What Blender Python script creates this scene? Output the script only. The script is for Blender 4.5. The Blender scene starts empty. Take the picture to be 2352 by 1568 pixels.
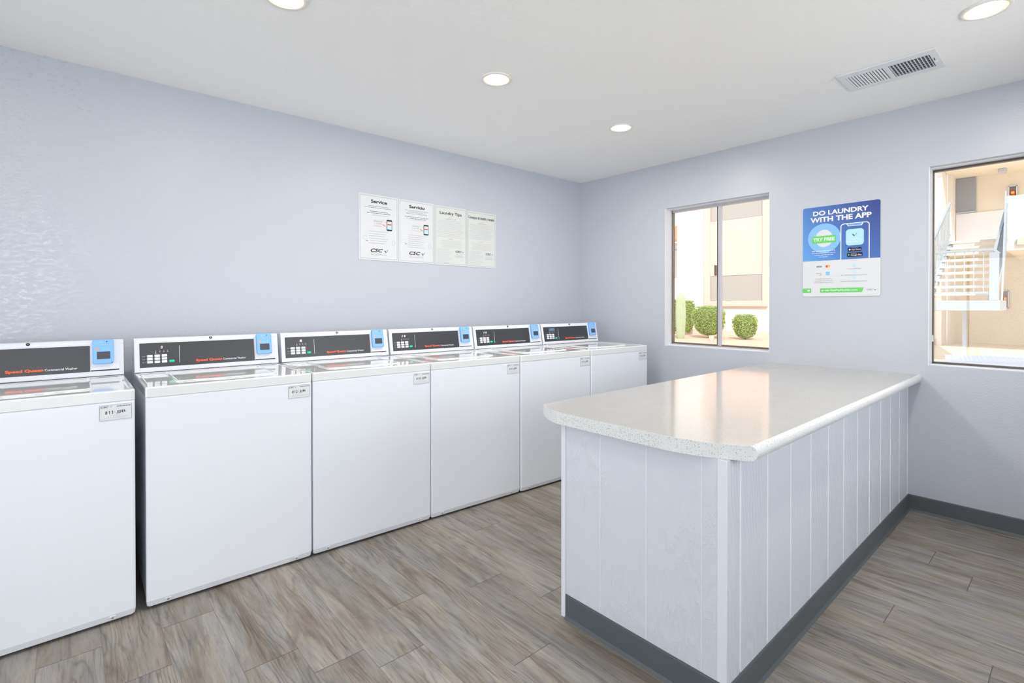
import bpy, bmesh, math, random
from mathutils import Vector, Matrix
C = bpy.context.scene.collection
SC = bpy.context.scene
PI = math.pi

# ---------------------------------------------------------------- materials
def srgb(r, g, b):
    f = lambda c: (c / 255 / 12.92) if c / 255 <= .04045 else ((c / 255 + .055) / 1.055) ** 2.4
    return (f(r), f(g), f(b), 1)

def mat(name, col, rough=.5, spec=.5, metal=0, emit=None, es=0, coat=0, bump=None, noise=None):
    m = bpy.data.materials.new(name); m.use_nodes = True
    nt = m.node_tree; N = nt.nodes; L = nt.links; b = N['Principled BSDF']
    b.inputs['Base Color'].default_value = col
    b.inputs['Roughness'].default_value = rough
    b.inputs['Specular IOR Level'].default_value = spec
    b.inputs['Metallic'].default_value = metal
    b.inputs['Coat Weight'].default_value = coat
    if emit:
        b.inputs['Emission Color'].default_value = emit
        b.inputs['Emission Strength'].default_value = es
    tc = N.new('ShaderNodeTexCoord')
    if noise:                                   # gentle tonal variation: (scale, amount)
        n = N.new('ShaderNodeTexNoise'); n.inputs['Scale'].default_value = noise[0]; n.inputs['Detail'].default_value = 4
        L.new(tc.outputs['Object'], n.inputs['Vector'])
        mx = N.new('ShaderNodeMix'); mx.data_type = 'RGBA'
        mx.inputs[6].default_value = tuple(c * (1 - noise[1]) for c in col[:3]) + (1,)
        mx.inputs[7].default_value = tuple(min(1, c * (1 + noise[1])) for c in col[:3]) + (1,)
        L.new(n.outputs['Fac'], mx.inputs[0]); L.new(mx.outputs[2], b.inputs['Base Color'])
    if bump:                                    # (scale, strength, distance[, stretch])
        n = N.new('ShaderNodeTexNoise'); n.inputs['Scale'].default_value = bump[0]; n.inputs['Detail'].default_value = 3
        mp = N.new('ShaderNodeMapping')
        if len(bump) > 3: mp.inputs['Scale'].default_value = bump[3]
        L.new(tc.outputs['Object'], mp.inputs['Vector']); L.new(mp.outputs[0], n.inputs['Vector'])
        bp = N.new('ShaderNodeBump'); bp.inputs['Strength'].default_value = bump[1]; bp.inputs['Distance'].default_value = bump[2]
        L.new(n.outputs['Fac'], bp.inputs['Height']); L.new(bp.outputs[0], b.inputs['Normal'])
    return m

M = {}
M['wall'] = mat('wall_paint', (.528, .552, .607, 1), .36, .5, bump=(75, .16, .005, (1, 1, 1.8)))
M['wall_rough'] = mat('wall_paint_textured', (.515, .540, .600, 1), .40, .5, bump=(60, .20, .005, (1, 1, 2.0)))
M['ceiling'] = mat('ceiling_paint', (.91, .90, .885, 1), .8, .2, bump=(45, .3, .004))
M['enamel'] = mat('white_enamel', (.82, .85, .905, 1), .22, .5, coat=.15)
M['enamel_top'] = mat('white_enamel_top', (.79, .80, .80, 1), .07, .6, coat=.5)
M['console'] = mat('console_white', (.75, .77, .82, 1), .3)
M['panel'] = mat('panel_black', (.036, .037, .043, 1), .35, .7, noise=(300, .25))
M['orange'] = mat('logo_orange', (.95, .12, .04, 1), .4)
M['white_ink'] = mat('white_ink', (.85, .85, .87, 1), .5)
M['lcd'] = mat('digit_glow', (.9, .8, .75, 1), .5, emit=(1, .92, .88, 1), es=.7)
M['green'] = mat('start_green', (.0, .62, .36, 1), .4)
M['blue'] = mat('reader_blue', (.22, .48, .90, 1), .35, .5)
M['screen'] = mat('reader_screen', (.06, .065, .085, 1), .25)
M['black'] = mat('black_plastic', (.012, .012, .014, 1), .4)
M['grey_ink'] = mat('grey_ink', (.20, .20, .22, 1), .6)
M['light_ink'] = mat('light_grey_ink', (.42, .42, .45, 1), .6)
M['black_ink'] = mat('black_ink', (.012, .012, .018, 1), .6)
M['sticker'] = mat('sticker_white', (.74, .76, .78, 1), .45)
M['blue_grey'] = mat('patch_blue_grey', (.12, .18, .30, 1), .4)
M['tan_ink'] = mat('tan_patch', (.55, .42, .36, 1), .5)
M['paleblue'] = mat('pale_blue', (.40, .66, .95, 1), .5)
M['galv'] = mat('galvanised_grey', (.32, .34, .38, 1), .4, metal=.3)
M['chrome'] = mat('screw_steel', (.5, .5, .52, 1), .3, metal=.9)
M['sign'] = mat('sign_white', (.69, .70, .72, 1), .4)
M['sign_warm'] = mat('sign_warm_white', (.66, .68, .66, 1), .45)
M['red'] = mat('red_ink', (.75, .06, .05, 1), .5)
M['red_pale'] = mat('pale_red_ink', (.80, .33, .30, 1), .5)
M['orange_pale'] = mat('pale_orange_ink', (.80, .42, .22, 1), .5)
M['teal'] = mat('teal_ink', (.05, .40, .60, 1), .5)
M['navy'] = mat('navy_ink', (.02, .05, .15, 1), .5)
M['lime'] = mat('green_ink', (.13, .62, .12, 1), .45)
M['skyblue'] = mat('sky_blue_ink', (.22, .50, .86, 1), .45)
M['icon_blue'] = mat('icon_blue', (.45, .74, .98, 1), .45)
M['yellow'] = mat('yellow_ink', (.90, .55, .06, 1), .5)
M['alum'] = mat('window_aluminium', (.58, .57, .60, 1), .35, metal=.4)
M['bronze'] = mat('window_bronze', (.10, .085, .075, 1), .4, metal=.4)
M['brown'] = mat('window_brown', (.16, .115, .09, 1), .5)
M['reveal'] = mat('reveal_white', (.88, .89, .93, 1), .45)
M['base'] = mat('rubber_baseboard', (.098, .112, .122, 1), .45, .4, noise=(6, .12))
M['groove'] = mat('groove_painted_light', (.93, .93, .95, 1), .4)  # grooves coloured lighter to imitate light caught on their edges
M['trim'] = mat('painted_trim', (.78, .79, .85, 1), .4)
M['ring'] = mat('lamp_ring', (.85, .80, .76, 1), .35)
M['spill_rim'] = mat('lamp_spill_glow', (.9, .7, .5, 1), .4, emit=(1, .62, .36, 1), es=.9)  # rim glows by itself to imitate warm spill from the lens
M['lens'] = mat('lamp_lens', (1, .95, .85, 1), .3, emit=(1, .80, .58, 1), es=9)
M['vent'] = mat('vent_white', (.74, .76, .78, 1), .4)
M['vent_dark'] = mat('vent_shade', (.10, .10, .11, 1), .8)
M['stucco'] = mat('stucco_cream', (.86, .80, .72, 1), .9, .1, bump=(30, .3, .01), noise=(.6, .04))
M['stucco_trim'] = mat('stucco_trim', (.80, .60, .52, 1), .9, .1, bump=(30, .3, .01))
M['stucco_tan'] = mat('stucco_tan', (.84, .75, .62, 1), .9, .1, bump=(20, .3, .01), noise=(.5, .06))
M['stucco_pink'] = mat('stucco_rose', (.88, .86, .90, 1), .9, .1)
M['shade_cloth'] = mat('window_screen_grey', (.46, .43, .40, 1), .7)
M['dark_pane'] = mat('dark_window', (.33, .34, .37, 1), .3)
M['ext_white'] = mat('painted_steel_white', (.39, .42, .45, 1), .5)
M['ext_grey'] = mat('painted_steel_grey', (.52, .53, .56, 1), .5)
M['tread'] = mat('concrete_tread', (.82, .76, .68, 1), .8)
M['roof_tile'] = mat('terracotta_tile', (.62, .27, .12, 1), .8, noise=(8, .3))
M['gravel'] = mat('desert_gravel', (.74, .53, .40, 1), .95, .1, bump=(60, .6, .02), noise=(25, .18))
M['leaf'] = mat('shrub_leaf', (.40, .50, .14, 1), .5, noise=(6, .45))
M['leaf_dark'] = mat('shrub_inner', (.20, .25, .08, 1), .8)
M['cactus'] = mat('cactus_green', (.45, .52, .34, 1), .7, noise=(10, .15))
M['bark'] = mat('bark', (.35, .24, .17, 1), .9)
M['mesh_metal'] = mat('coated_mesh', (.46, .49, .56, 1), .5)
M['mesh_edge'] = mat('coated_edge', (.42, .45, .56, 1), .5)

def glass():
    m = bpy.data.materials.new('window_glass'); m.use_nodes = True
    nt = m.node_tree; N = nt.nodes; L = nt.links; N.clear()
    o = N.new('ShaderNodeOutputMaterial'); mx = N.new('ShaderNodeMixShader')
    t = N.new('ShaderNodeBsdfTransparent'); g = N.new('ShaderNodeBsdfGlossy'); g.inputs['Roughness'].default_value = .0
    t.inputs['Color'].default_value = (.97, .97, .96, 1)
    f = N.new('ShaderNodeFresnel'); f.inputs['IOR'].default_value = 1.35
    L.new(f.outputs[0], mx.inputs[0]); L.new(t.outputs[0], mx.inputs[1]); L.new(g.outputs[0], mx.inputs[2]); L.new(mx.outputs[0], o.inputs[0])
    return m
M['glass'] = glass()

def nodes(name, rough=.5, spec=.5):
    m = bpy.data.materials.new(name); m.use_nodes = True
    nt = m.node_tree; b = nt.nodes['Principled BSDF']
    b.inputs['Roughness'].default_value = rough; b.inputs['Specular IOR Level'].default_value = spec
    return m, nt.nodes, nt.links, b

def math_n(N, L, op, a, b=None, c=None):
    n = N.new('ShaderNodeMath'); n.operation = op
    for i, x in enumerate((a, b, c)):
        if x is None: continue
        if isinstance(x, (int, float)): n.inputs[i].default_value = x
        else: L.new(x, n.inputs[i])
    return n.outputs[0]

def ramp(N, L, fac, stops):
    r = N.new('ShaderNodeValToRGB'); e = r.color_ramp.elements
    while len(e) < len(stops): e.new(.5)
    for k, (p, c) in enumerate(stops): e[k].position = p; e[k].color = c
    L.new(fac, r.inputs[0]); return r.outputs[0]

def mixc(N, L, fac, a, b, mode='MIX'):
    x = N.new('ShaderNodeMix'); x.data_type = 'RGBA'; x.blend_type = mode
    for i, v in ((0, fac), (6, a), (7, b)):
        if isinstance(v, (int, float, tuple)): x.inputs[i].default_value = v
        else: L.new(v, x.inputs[i])
    return x.outputs[2]

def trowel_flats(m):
    # glossy flats masked to the far left to hold the sheen there; satin elsewhere
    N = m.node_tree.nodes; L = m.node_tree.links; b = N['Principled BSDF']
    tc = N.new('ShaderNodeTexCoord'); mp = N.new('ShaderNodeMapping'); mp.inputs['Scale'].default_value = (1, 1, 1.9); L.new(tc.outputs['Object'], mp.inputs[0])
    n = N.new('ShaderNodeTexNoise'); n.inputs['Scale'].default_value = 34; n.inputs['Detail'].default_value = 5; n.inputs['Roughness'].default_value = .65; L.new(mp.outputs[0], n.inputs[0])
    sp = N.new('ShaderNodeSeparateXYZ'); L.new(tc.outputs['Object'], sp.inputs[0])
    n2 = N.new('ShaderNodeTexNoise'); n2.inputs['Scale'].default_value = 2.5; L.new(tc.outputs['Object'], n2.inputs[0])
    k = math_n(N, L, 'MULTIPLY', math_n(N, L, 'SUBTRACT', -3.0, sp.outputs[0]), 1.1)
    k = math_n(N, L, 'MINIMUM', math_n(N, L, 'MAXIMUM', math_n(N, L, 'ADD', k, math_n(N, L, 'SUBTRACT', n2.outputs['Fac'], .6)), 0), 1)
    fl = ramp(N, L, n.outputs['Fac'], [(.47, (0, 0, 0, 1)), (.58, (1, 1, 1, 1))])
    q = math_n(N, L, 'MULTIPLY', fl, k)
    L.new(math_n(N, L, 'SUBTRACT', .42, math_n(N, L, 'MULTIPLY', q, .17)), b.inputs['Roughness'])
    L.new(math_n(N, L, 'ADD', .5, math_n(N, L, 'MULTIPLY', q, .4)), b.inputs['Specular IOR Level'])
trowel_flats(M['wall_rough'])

def floor_mat():
    m, N, L, b = nodes('plank_floor', .42, .35)
    tc = N.new('ShaderNodeTexCoord'); sp = N.new('ShaderNodeSeparateXYZ'); L.new(tc.outputs['Object'], sp.inputs[0])
    X, Y = sp.outputs[0], sp.outputs[1]
    u = math_n(N, L, 'DIVIDE', math_n(N, L, 'ADD', X, .727), .1772)
    pid = math_n(N, L, 'FLOOR', u); fu = math_n(N, L, 'SUBTRACT', u, pid)
    wn = N.new('ShaderNodeTexWhiteNoise'); wn.noise_dimensions = '1D'; L.new(pid, wn.inputs['W'])
    off_ = math_n(N, L, 'MULTIPLY', wn.outputs['Value'], 1.22)
    for k, val in ((-15, 1.432), (-14, 1.595), (-13, 1.716), (-12, 1.431), (0, 2.823), (-1, 2.98)):   # end joints as they lie in the room
        hit = math_n(N, L, 'COMPARE', pid, k, .1); off_ = math_n(N, L, 'ADD', math_n(N, L, 'MULTIPLY', off_, math_n(N, L, 'SUBTRACT', 1, hit)), math_n(N, L, 'MULTIPLY', hit, val))
    v = math_n(N, L, 'DIVIDE', math_n(N, L, 'ADD', Y, off_), 1.22)
    rid = math_n(N, L, 'FLOOR', v); fv = math_n(N, L, 'SUBTRACT', v, rid)
    cid = N.new('ShaderNodeCombineXYZ'); L.new(pid, cid.inputs[0]); L.new(rid, cid.inputs[1])
    w2 = N.new('ShaderNodeTexWhiteNoise'); w2.noise_dimensions = '2D'; L.new(cid.outputs[0], w2.inputs['Vector'])
    # grain coordinates: stretched along the board, shifted per board
    off = N.new('ShaderNodeVectorMath'); off.operation = 'SCALE'; L.new(w2.outputs['Color'], off.inputs[0]); off.inputs['Scale'].default_value = 13
    ad = N.new('ShaderNodeVectorMath'); ad.operation = 'ADD'; L.new(tc.outputs['Object'], ad.inputs[0]); L.new(off.outputs[0], ad.inputs[1])
    def grain(sx, sy, scale, det, dist=0):
        mp = N.new('ShaderNodeMapping'); mp.inputs['Scale'].default_value = (sx, sy, 1); L.new(ad.outputs[0], mp.inputs[0])
        n = N.new('ShaderNodeTexNoise'); n.inputs['Scale'].default_value = scale; n.inputs['Detail'].default_value = det
        n.inputs['Roughness'].default_value = .62; n.inputs['Distortion'].default_value = dist
        L.new(mp.outputs[0], n.inputs[0]); return n.outputs['Fac']
    g1 = grain(1, .10, 15, 7, 1.2)        # broad streaks
    g2 = grain(1, .07, 120, 6, .6)        # fine grain
    g3 = grain(1, .20, 5, 4, 1.6)         # tone patches
    g4 = grain(1, .20, 6, 3, 1.5)         # where the figure shows
    g6 = grain(1, .14, 11, 5, 2.2)
    base = ramp(N, L, g1, [(.27, srgb(92, 86, 80)), (.40, srgb(128, 121, 114)), (.52, srgb(160, 153, 146)), (.68, srgb(192, 184, 172))])
    tint = ramp(N, L, g3, [(.30, srgb(132, 114, 100)), (.43, srgb(163, 152, 138)), (.56, srgb(160, 158, 156)), (.72, srgb(146, 146, 154))])
    c = mixc(N, L, .50, base, tint)
    smudge = ramp(N, L, g6, [(.30, (.60, .58, .57, 1)), (.46, (1, 1, 1, 1)), (.62, (1, 1, 1, 1)), (.76, (1.12, 1.10, 1.06, 1))])
    c = mixc(N, L, .85, c, smudge, 'MULTIPLY')
    fine = ramp(N, L, g2, [(.32, (.74, .73, .72, 1)), (.50, (1, 1, 1, 1)), (.72, (1.10, 1.09, 1.06, 1))])
    c = mixc(N, L, .8, c, fine, 'MULTIPLY')
    # cathedral figure: nested growth rings drawn along the board
    wv = N.new('ShaderNodeTexWave'); wv.wave_type = 'BANDS'; wv.bands_direction = 'X'
    mpw = N.new('ShaderNodeMapping'); mpw.inputs['Scale'].default_value = (1, .13, 1); L.new(ad.outputs[0], mpw.inputs[0]); L.new(mpw.outputs[0], wv.inputs[0])
    wv.inputs['Scale'].default_value = 17; wv.inputs['Distortion'].default_value = 30; wv.inputs['Detail'].default_value = 2.5; wv.inputs['Detail Scale'].default_value = .75; wv.inputs['Detail Roughness'].default_value = .45
    rings = ramp(N, L, wv.outputs['Fac'], [(.0, (.50, .46, .43, 1)), (.22, (.95, .94, .93, 1)), (.6, (1, 1, 1, 1)), (1, (1.14, 1.12, 1.08, 1))])
    msk = ramp(N, L, g4, [(.44, (0, 0, 0, 1)), (.58, (1, 1, 1, 1))])
    c = mixc(N, L, math_n(N, L, 'MULTIPLY', msk, .55), c, mixc(N, L, 1.0, c, rings, 'MULTIPLY'))
    # dark cracks
    g5 = grain(1, .045, 42, 4, 1.2)
    cr = ramp(N, L, g5, [(.29, (.42, .38, .36, 1)), (.35, (1, 1, 1, 1))])
    c = mixc(N, L, .9, c, cr, 'MULTIPLY')
    tone = math_n(N, L, 'ADD', math_n(N, L, 'MULTIPLY', w2.outputs['Value'], .16), .68)
    tn = N.new('ShaderNodeCombineXYZ')
    for i in range(3): L.new(tone, tn.inputs[i])
    c = mixc(N, L, 1.0, c, tn.outputs[0], 'MULTIPLY')
    # seams
    e1 = math_n(N, L, 'LESS_THAN', math_n(N, L, 'MINIMUM', fu, math_n(N, L, 'SUBTRACT', 1, fu)), .008)
    e2 = math_n(N, L, 'LESS_THAN', math_n(N, L, 'MINIMUM', fv, math_n(N, L, 'SUBTRACT', 1, fv)), .0013)
    e = math_n(N, L, 'MAXIMUM', math_n(N, L, 'MULTIPLY', e1, .38), math_n(N, L, 'MULTIPLY', e2, .8))
    c = mixc(N, L, e, c, srgb(78, 66, 60))
    L.new(c, b.inputs['Base Color'])
    bp = N.new('ShaderNodeBump'); bp.inputs['Strength'].default_value = .12; bp.inputs['Distance'].default_value = .002
    L.new(g2, bp.inputs['Height']); L.new(bp.outputs[0], b.inputs['Normal'])
    return m
M['floor'] = floor_mat()

def laminate(name, col, dots, rough, scale=260):
    m, N, L, b = nodes(name, rough, .5)
    tc = N.new('ShaderNodeTexCoord')
    vo = N.new('ShaderNodeTexVoronoi'); vo.inputs['Scale'].default_value = scale; L.new(tc.outputs['Object'], vo.inputs[0])
    sep = N.new('ShaderNodeSeparateColor'); L.new(vo.outputs['Color'], sep.inputs[0])
    pick = math_n(N, L, 'MULTIPLY', math_n(N, L, 'LESS_THAN', vo.outputs['Distance'], .34), math_n(N, L, 'GREATER_THAN', sep.outputs[0], .70))
    dark = ramp(N, L, sep.outputs[1], [(0, dots[0]), (.55, dots[1]), (1, dots[2])])
    ns = N.new('ShaderNodeTexNoise'); ns.inputs['Scale'].default_value = 14; ns.inputs['Detail'].default_value = 6; L.new(tc.outputs['Object'], ns.inputs[0])
    cc = mixc(N, L, ns.outputs['Fac'], tuple(c * .95 for c in col[:3]) + (1,), tuple(min(1, c * 1.05) for c in col[:3]) + (1,))
    L.new(mixc(N, L, pick, cc, dark), b.inputs['Base Color'])
    b.inputs['Coat Weight'].default_value = .3; b.inputs['Coat Roughness'].default_value = rough * .8
    return m
M['lam_top'] = laminate('laminate_top', (.50, .48, .445, 1), (srgb(150, 140, 128), srgb(185, 170, 155), srgb(215, 210, 200)), .13)
M['lam_edge'] = laminate('laminate_edge', (.76, .765, .76, 1), (srgb(90, 92, 94), srgb(165, 167, 165), srgb(200, 205, 202)), .3, 300)

def siding():
    m, N, L, b = nodes('painted_siding', .38, .5)
    b.inputs['Base Color'].default_value = (.665, .69, .755, 1)
    tc = N.new('ShaderNodeTexCoord')
    def gr(s, sc, d, dist):
        mp = N.new('ShaderNodeMapping'); mp.inputs['Scale'].default_value = s; L.new(tc.outputs['Object'], mp.inputs[0])
        n = N.new('ShaderNodeTexNoise'); n.inputs['Scale'].default_value = sc; n.inputs['Detail'].default_value = d; n.inputs['Distortion'].default_value = dist
        L.new(mp.outputs[0], n.inputs[0]); return n.outputs['Fac']
    a = gr((1, 1, .12), 60, 4, 1.2); w = gr((1, 1, .5), 40, 3, 3.0); k = gr((1, 1, .35), 4, 2, 0)
    wv = N.new('ShaderNodeTexWave'); wv.inputs['Scale'].default_value = 16; wv.inputs['Distortion'].default_value = 9; wv.inputs['Detail'].default_value = 2
    mp = N.new('ShaderNodeMapping'); mp.inputs['Scale'].default_value = (1, 1, .3); mp.inputs['Rotation'].default_value = (0, .5, 0); L.new(tc.outputs['Object'], mp.inputs[0]); L.new(mp.outputs[0], wv.inputs[0])
    h = math_n(N, L, 'ADD', math_n(N, L, 'MULTIPLY', a, .8), math_n(N, L, 'MULTIPLY', math_n(N, L, 'MULTIPLY', wv.outputs['Fac'], w), math_n(N, L, 'GREATER_THAN', k, .5)))
    bp = N.new('ShaderNodeBump'); bp.inputs['Strength'].default_value = .8; bp.inputs['Distance'].default_value = .004
    L.new(h, bp.inputs['Height']); L.new(bp.outputs[0], b.inputs['Normal'])
    return m
M['siding'] = siding()

def poster_blue():
    # printed two-tone blue: pale towards the window side, deeper towards the far top corner
    m, N, L, b = nodes('poster_blue_print', .35, .5)
    tc = N.new('ShaderNodeTexCoord'); sp = N.new('ShaderNodeSeparateXYZ'); L.new(tc.outputs['Object'], sp.inputs[0])
    s = math_n(N, L, 'ADD', math_n(N, L, 'MULTIPLY', math_n(N, L, 'SUBTRACT', -2.02, sp.outputs[1]), 1.5), math_n(N, L, 'MULTIPLY', math_n(N, L, 'SUBTRACT', sp.outputs[2], 1.54), 1.1))
    c = ramp(N, L, s, [(0, (.12, .36, .78, 1)), (.45, (.055, .17, .52, 1)), (1, (.03, .06, .26, 1))])
    L.new(c, b.inputs['Base Color']); return m
M['poster_blue'] = poster_blue()

def concrete():
    m, N, L, b = nodes('patio_concrete', .85, .2)
    tc = N.new('ShaderNodeTexCoord'); mp = N.new('ShaderNodeMapping'); mp.inputs['Rotation'].default_value = (0, 0, .12); L.new(tc.outputs['Object'], mp.inputs[0])
    br = N.new('ShaderNodeTexBrick'); br.offset = 0; br.inputs['Scale'].default_value = 1
    br.inputs['Brick Width'].default_value = 2.4; br.inputs['Row Height'].default_value = 2.4; br.inputs['Mortar Size'].default_value = .012
    br.inputs['Color1'].default_value = (.80, .68, .52, 1); br.inputs['Color2'].default_value = (.82, .70, .55, 1); br.inputs['Mortar'].default_value = (.50, .36, .22, 1)
    L.new(mp.outputs[0], br.inputs[0]); L.new(br.outputs[0], b.inputs['Base Color']); return m
M['concrete'] = concrete()

# ---------------------------------------------------------------- mesh building
class MB:
    def __init__(s): s.v = []; s.f = []; s.m = []; s.mats = []
    def mi(s, name):
        if name not in s.mats: s.mats.append(name)
        return s.mats.index(name)
    def add(s, vs, fs, m):
        o = len(s.v); k = s.mi(m); s.v += [tuple(p) for p in vs]
        for f in fs: s.f.append([i + o for i in f]); s.m.append(k)
    def box(s, x0, x1, y0, y1, z0, z1, m):
        vs = [(x, y, z) for x in (x0, x1) for y in (y0, y1) for z in (z0, z1)]
        s.add(vs, [(0, 1, 3, 2), (4, 6, 7, 5), (0, 4, 5, 1), (2, 3, 7, 6), (0, 2, 6, 4), (1, 5, 7, 3)], m)
    def loft(s, rings, m, cap0=True, cap1=True, mcap=None):
        n = len(rings[0]); vs = [p for r in rings for p in r]; fs = []
        for k in range(len(rings) - 1):
            for i in range(n):
                j = (i + 1) % n; fs.append((k * n + i, k * n + j, (k + 1) * n + j, (k + 1) * n + i))
        s.add(vs, fs, m)
        if cap0: s.add(rings[0], [tuple(reversed(range(n)))], m)
        if cap1: s.add(rings[-1], [tuple(range(n))], mcap or m)
    def build(s, name, parent=None, bevel=None, smooth=False, label=None):
        me = bpy.data.meshes.new(name); me.from_pydata(s.v, [], s.f)
        for n in s.mats: me.materials.append(M[n])
        for p, k in zip(me.polygons, s.m): p.material_index = k; p.use_smooth = smooth
        bm = bmesh.new(); bm.from_mesh(me)
        bmesh.ops.recalc_face_normals(bm, faces=bm.faces[:]) if not getattr(s, 'keep', False) else None
        bm.to_mesh(me); bm.free(); me.update()
        o = bpy.data.objects.new(name, me); C.objects.link(o)
        if parent: o.parent = parent
        if bevel:
            b = o.modifiers.new('bevel', 'BEVEL'); b.width = bevel; b.segments = 3; b.limit_method = 'ANGLE'; b.angle_limit = math.radians(40); b.harden_normals = False
        if label: o['label'] = label
        return o

def frame(o, U, V, N):
    o, U, V, N = map(Vector, (o, U, V, N))
    return lambda u, v, n=0: o + U * u + V * v + N * n

def rrect2(u0, u1, v0, v1, r, seg=5):
    pts = []
    for cx, cy, a0 in ((u1 - r, v1 - r, 0), (u0 + r, v1 - r, 90), (u0 + r, v0 + r, 180), (u1 - r, v0 + r, 270)):
        for k in range(seg + 1):
            a = math.radians(a0 + 90 * k / seg); pts.append((cx + r * math.cos(a), cy + r * math.sin(a)))
    return pts

def slab(mb, F, u0, u1, v0, v1, n0, n1, r, ch, m, seg=5, mtop=None):
    R = [[F(u, v, n0) for u, v in rrect2(u0, u1, v0, v1, r, seg)]]
    if ch > 0:
        R.append([F(u, v, n1 - ch) for u, v in rrect2(u0, u1, v0, v1, r, seg)])
        R.append([F(u, v, n1 - ch * .3) for u, v in rrect2(u0 + ch * .3, u1 - ch * .3, v0 + ch * .3, v1 - ch * .3, max(r - ch * .3, 1e-4), seg)])
        R.append([F(u, v, n1) for u, v in rrect2(u0 + ch, u1 - ch, v0 + ch, v1 - ch, max(r - ch, 1e-4), seg)])
    else:
        R.append([F(u, v, n1) for u, v in rrect2(u0, u1, v0, v1, r, seg)])
    mb.loft(R, m, mcap=mtop)

def quad(mb, F, u0, u1, v0, v1, n, m): mb.add([F(u0, v0, n), F(u1, v0, n), F(u1, v1, n), F(u0, v1, n)], [(0, 1, 2, 3)], m)
def poly(mb, F, pts, n, m): mb.add([F(u, v, n) for u, v in pts], [tuple(range(len(pts)))], m)
def disc(mb, F, u, v, r, n, m, k=20, r2=None): poly(mb, F, [(u + r * math.cos(2 * PI * i / k), v + (r2 or r) * math.sin(2 * PI * i / k)) for i in range(k)], n, m)
def outline(mb, F, u0, u1, v0, v1, r, w, n, m, seg=4):
    a = rrect2(u0, u1, v0, v1, r, seg); b = rrect2(u0 + w, u1 - w, v0 + w, v1 - w, max(r - w, 1e-4), seg); k = len(a)
    mb.add([F(u, v, n) for u, v in a + b], [(i, (i + 1) % k, k + (i + 1) % k, k + i) for i in range(k)], m)

_tc = {}
def glyphs(s, bold=0, shear=0):
    key = (s, bold, shear)
    if key not in _tc:
        cu = bpy.data.curves.new('text', 'FONT'); cu.body = s; cu.resolution_u = 3; cu.offset = bold; cu.shear = shear
        ob = bpy.data.objects.new('text', cu); C.objects.link(ob)
        dg = bpy.context.evaluated_depsgraph_get(); dg.update()
        me = bpy.data.meshes.new_from_object(ob.evaluated_get(dg))
        vs = [(v.co.x, v.co.y) for v in me.vertices]; fs = [tuple(p.vertices) for p in me.polygons]
        bpy.data.objects.remove(ob); bpy.data.curves.remove(cu); bpy.data.meshes.remove(me)
        _tc[key] = (vs, fs)
    return _tc[key]

def text(mb, F, s, u0, u1, v0, v1, n, m, bold=0, shear=0):
    """lettering fitted so that it spans u0..u1 and v0..v1 (baseline-less bounding box)"""
    vs, fs = glyphs(s, bold, shear)
    if not vs: return
    a, b = min(p[0] for p in vs), max(p[0] for p in vs); c, d = min(p[1] for p in vs), max(p[1] for p in vs)
    mb.add([F(u0 + (p[0] - a) / (b - a) * (u1 - u0), v0 + (p[1] - c) / (d - c) * (v1 - v0), n) for p in vs], fs, m)

def words(mb, F, u0, u1, v, h, n, m, seed=0):
    rnd = random.Random(seed); u = u0; vs = []; fs = []
    while u < u1 - h:
        for k in range(rnd.randint(2, 8)):
            if u > u1 - .4 * h: break
            w = h * rnd.uniform(.30, .52); top = v + h * rnd.choice((.72, .72, .72, 1.0, 1.05)); bot = v - (h * .25 if rnd.random() < .1 else 0)
            o = len(vs); vs += [F(u, bot, n), F(u + w, bot, n), F(u + w, top, n), F(u, top, n)]; fs.append((o, o + 1, o + 2, o + 3)); u += w + h * .20
        u += h * .50
    if vs: mb.add(vs, fs, m)

def check(mb, F, u, v, s, n, m1, m2):
    poly(mb, F, [(u, v + .55 * s), (u + .22 * s, v + .62 * s), (u + .45 * s, v + .28 * s), (u + .42 * s, v)], n, m1)
    poly(mb, F, [(u + .42 * s, v), (u + .45 * s, v + .3 * s), (u + 1.0 * s, v + 1.0 * s), (u + .9 * s, v + .55 * s)], n, m2)

SEG = {'0': 'abcdef', '1': 'bc', '2': 'abged'}
def seven(mb, F, s, u, v, h, n, m):
    w = h * .5; t = h * .13; sl = .12
    def bar(a, b, c, d): poly(mb, F, [(a + c * sl, c), (b + c * sl, c), (b + d * sl, d), (a + d * sl, d)] if 0 else [(a + (c - v) * sl, c), (b + (c - v) * sl, c), (b + (d - v) * sl, d), (a + (d - v) * sl, d)], n, m)
    for ch in s:
        if ch == ' ': u += w * .5; continue
        for q in SEG[ch]:
            if q == 'a': bar(u, u + w, v + h - t, v + h)
            if q == 'd': bar(u, u + w, v, v + t)
            if q == 'g': bar(u, u + w, v + h / 2 - t / 2, v + h / 2 + t / 2)
            if q == 'f': bar(u, u + t, v + h / 2, v + h)
            if q == 'b': bar(u + w - t, u + w, v + h / 2, v + h)
            if q == 'e': bar(u, u + t, v, v + h / 2)
            if q == 'c': bar(u + w - t, u + w, v, v + h / 2)
        u += w * 1.35

def empty(name, loc, rz=0, label=None, cat=None, group=None, kind=None):
    o = bpy.data.objects.new(name, None); C.objects.link(o); o.location = loc; o.rotation_euler = (0, 0, rz); o.empty_display_size = .1
    tag(o, label, cat, group, kind); return o
def tag(o, label=None, cat=None, group=None, kind=None):
    if label: o['label'] = label
    if cat: o['category'] = cat
    if group: o['group'] = group
    if kind: o['kind'] = kind
    return o
def struct(mb, name, label, cat, **k): return tag(mb.build(name, **k), label, cat, None, 'structure')

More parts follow.
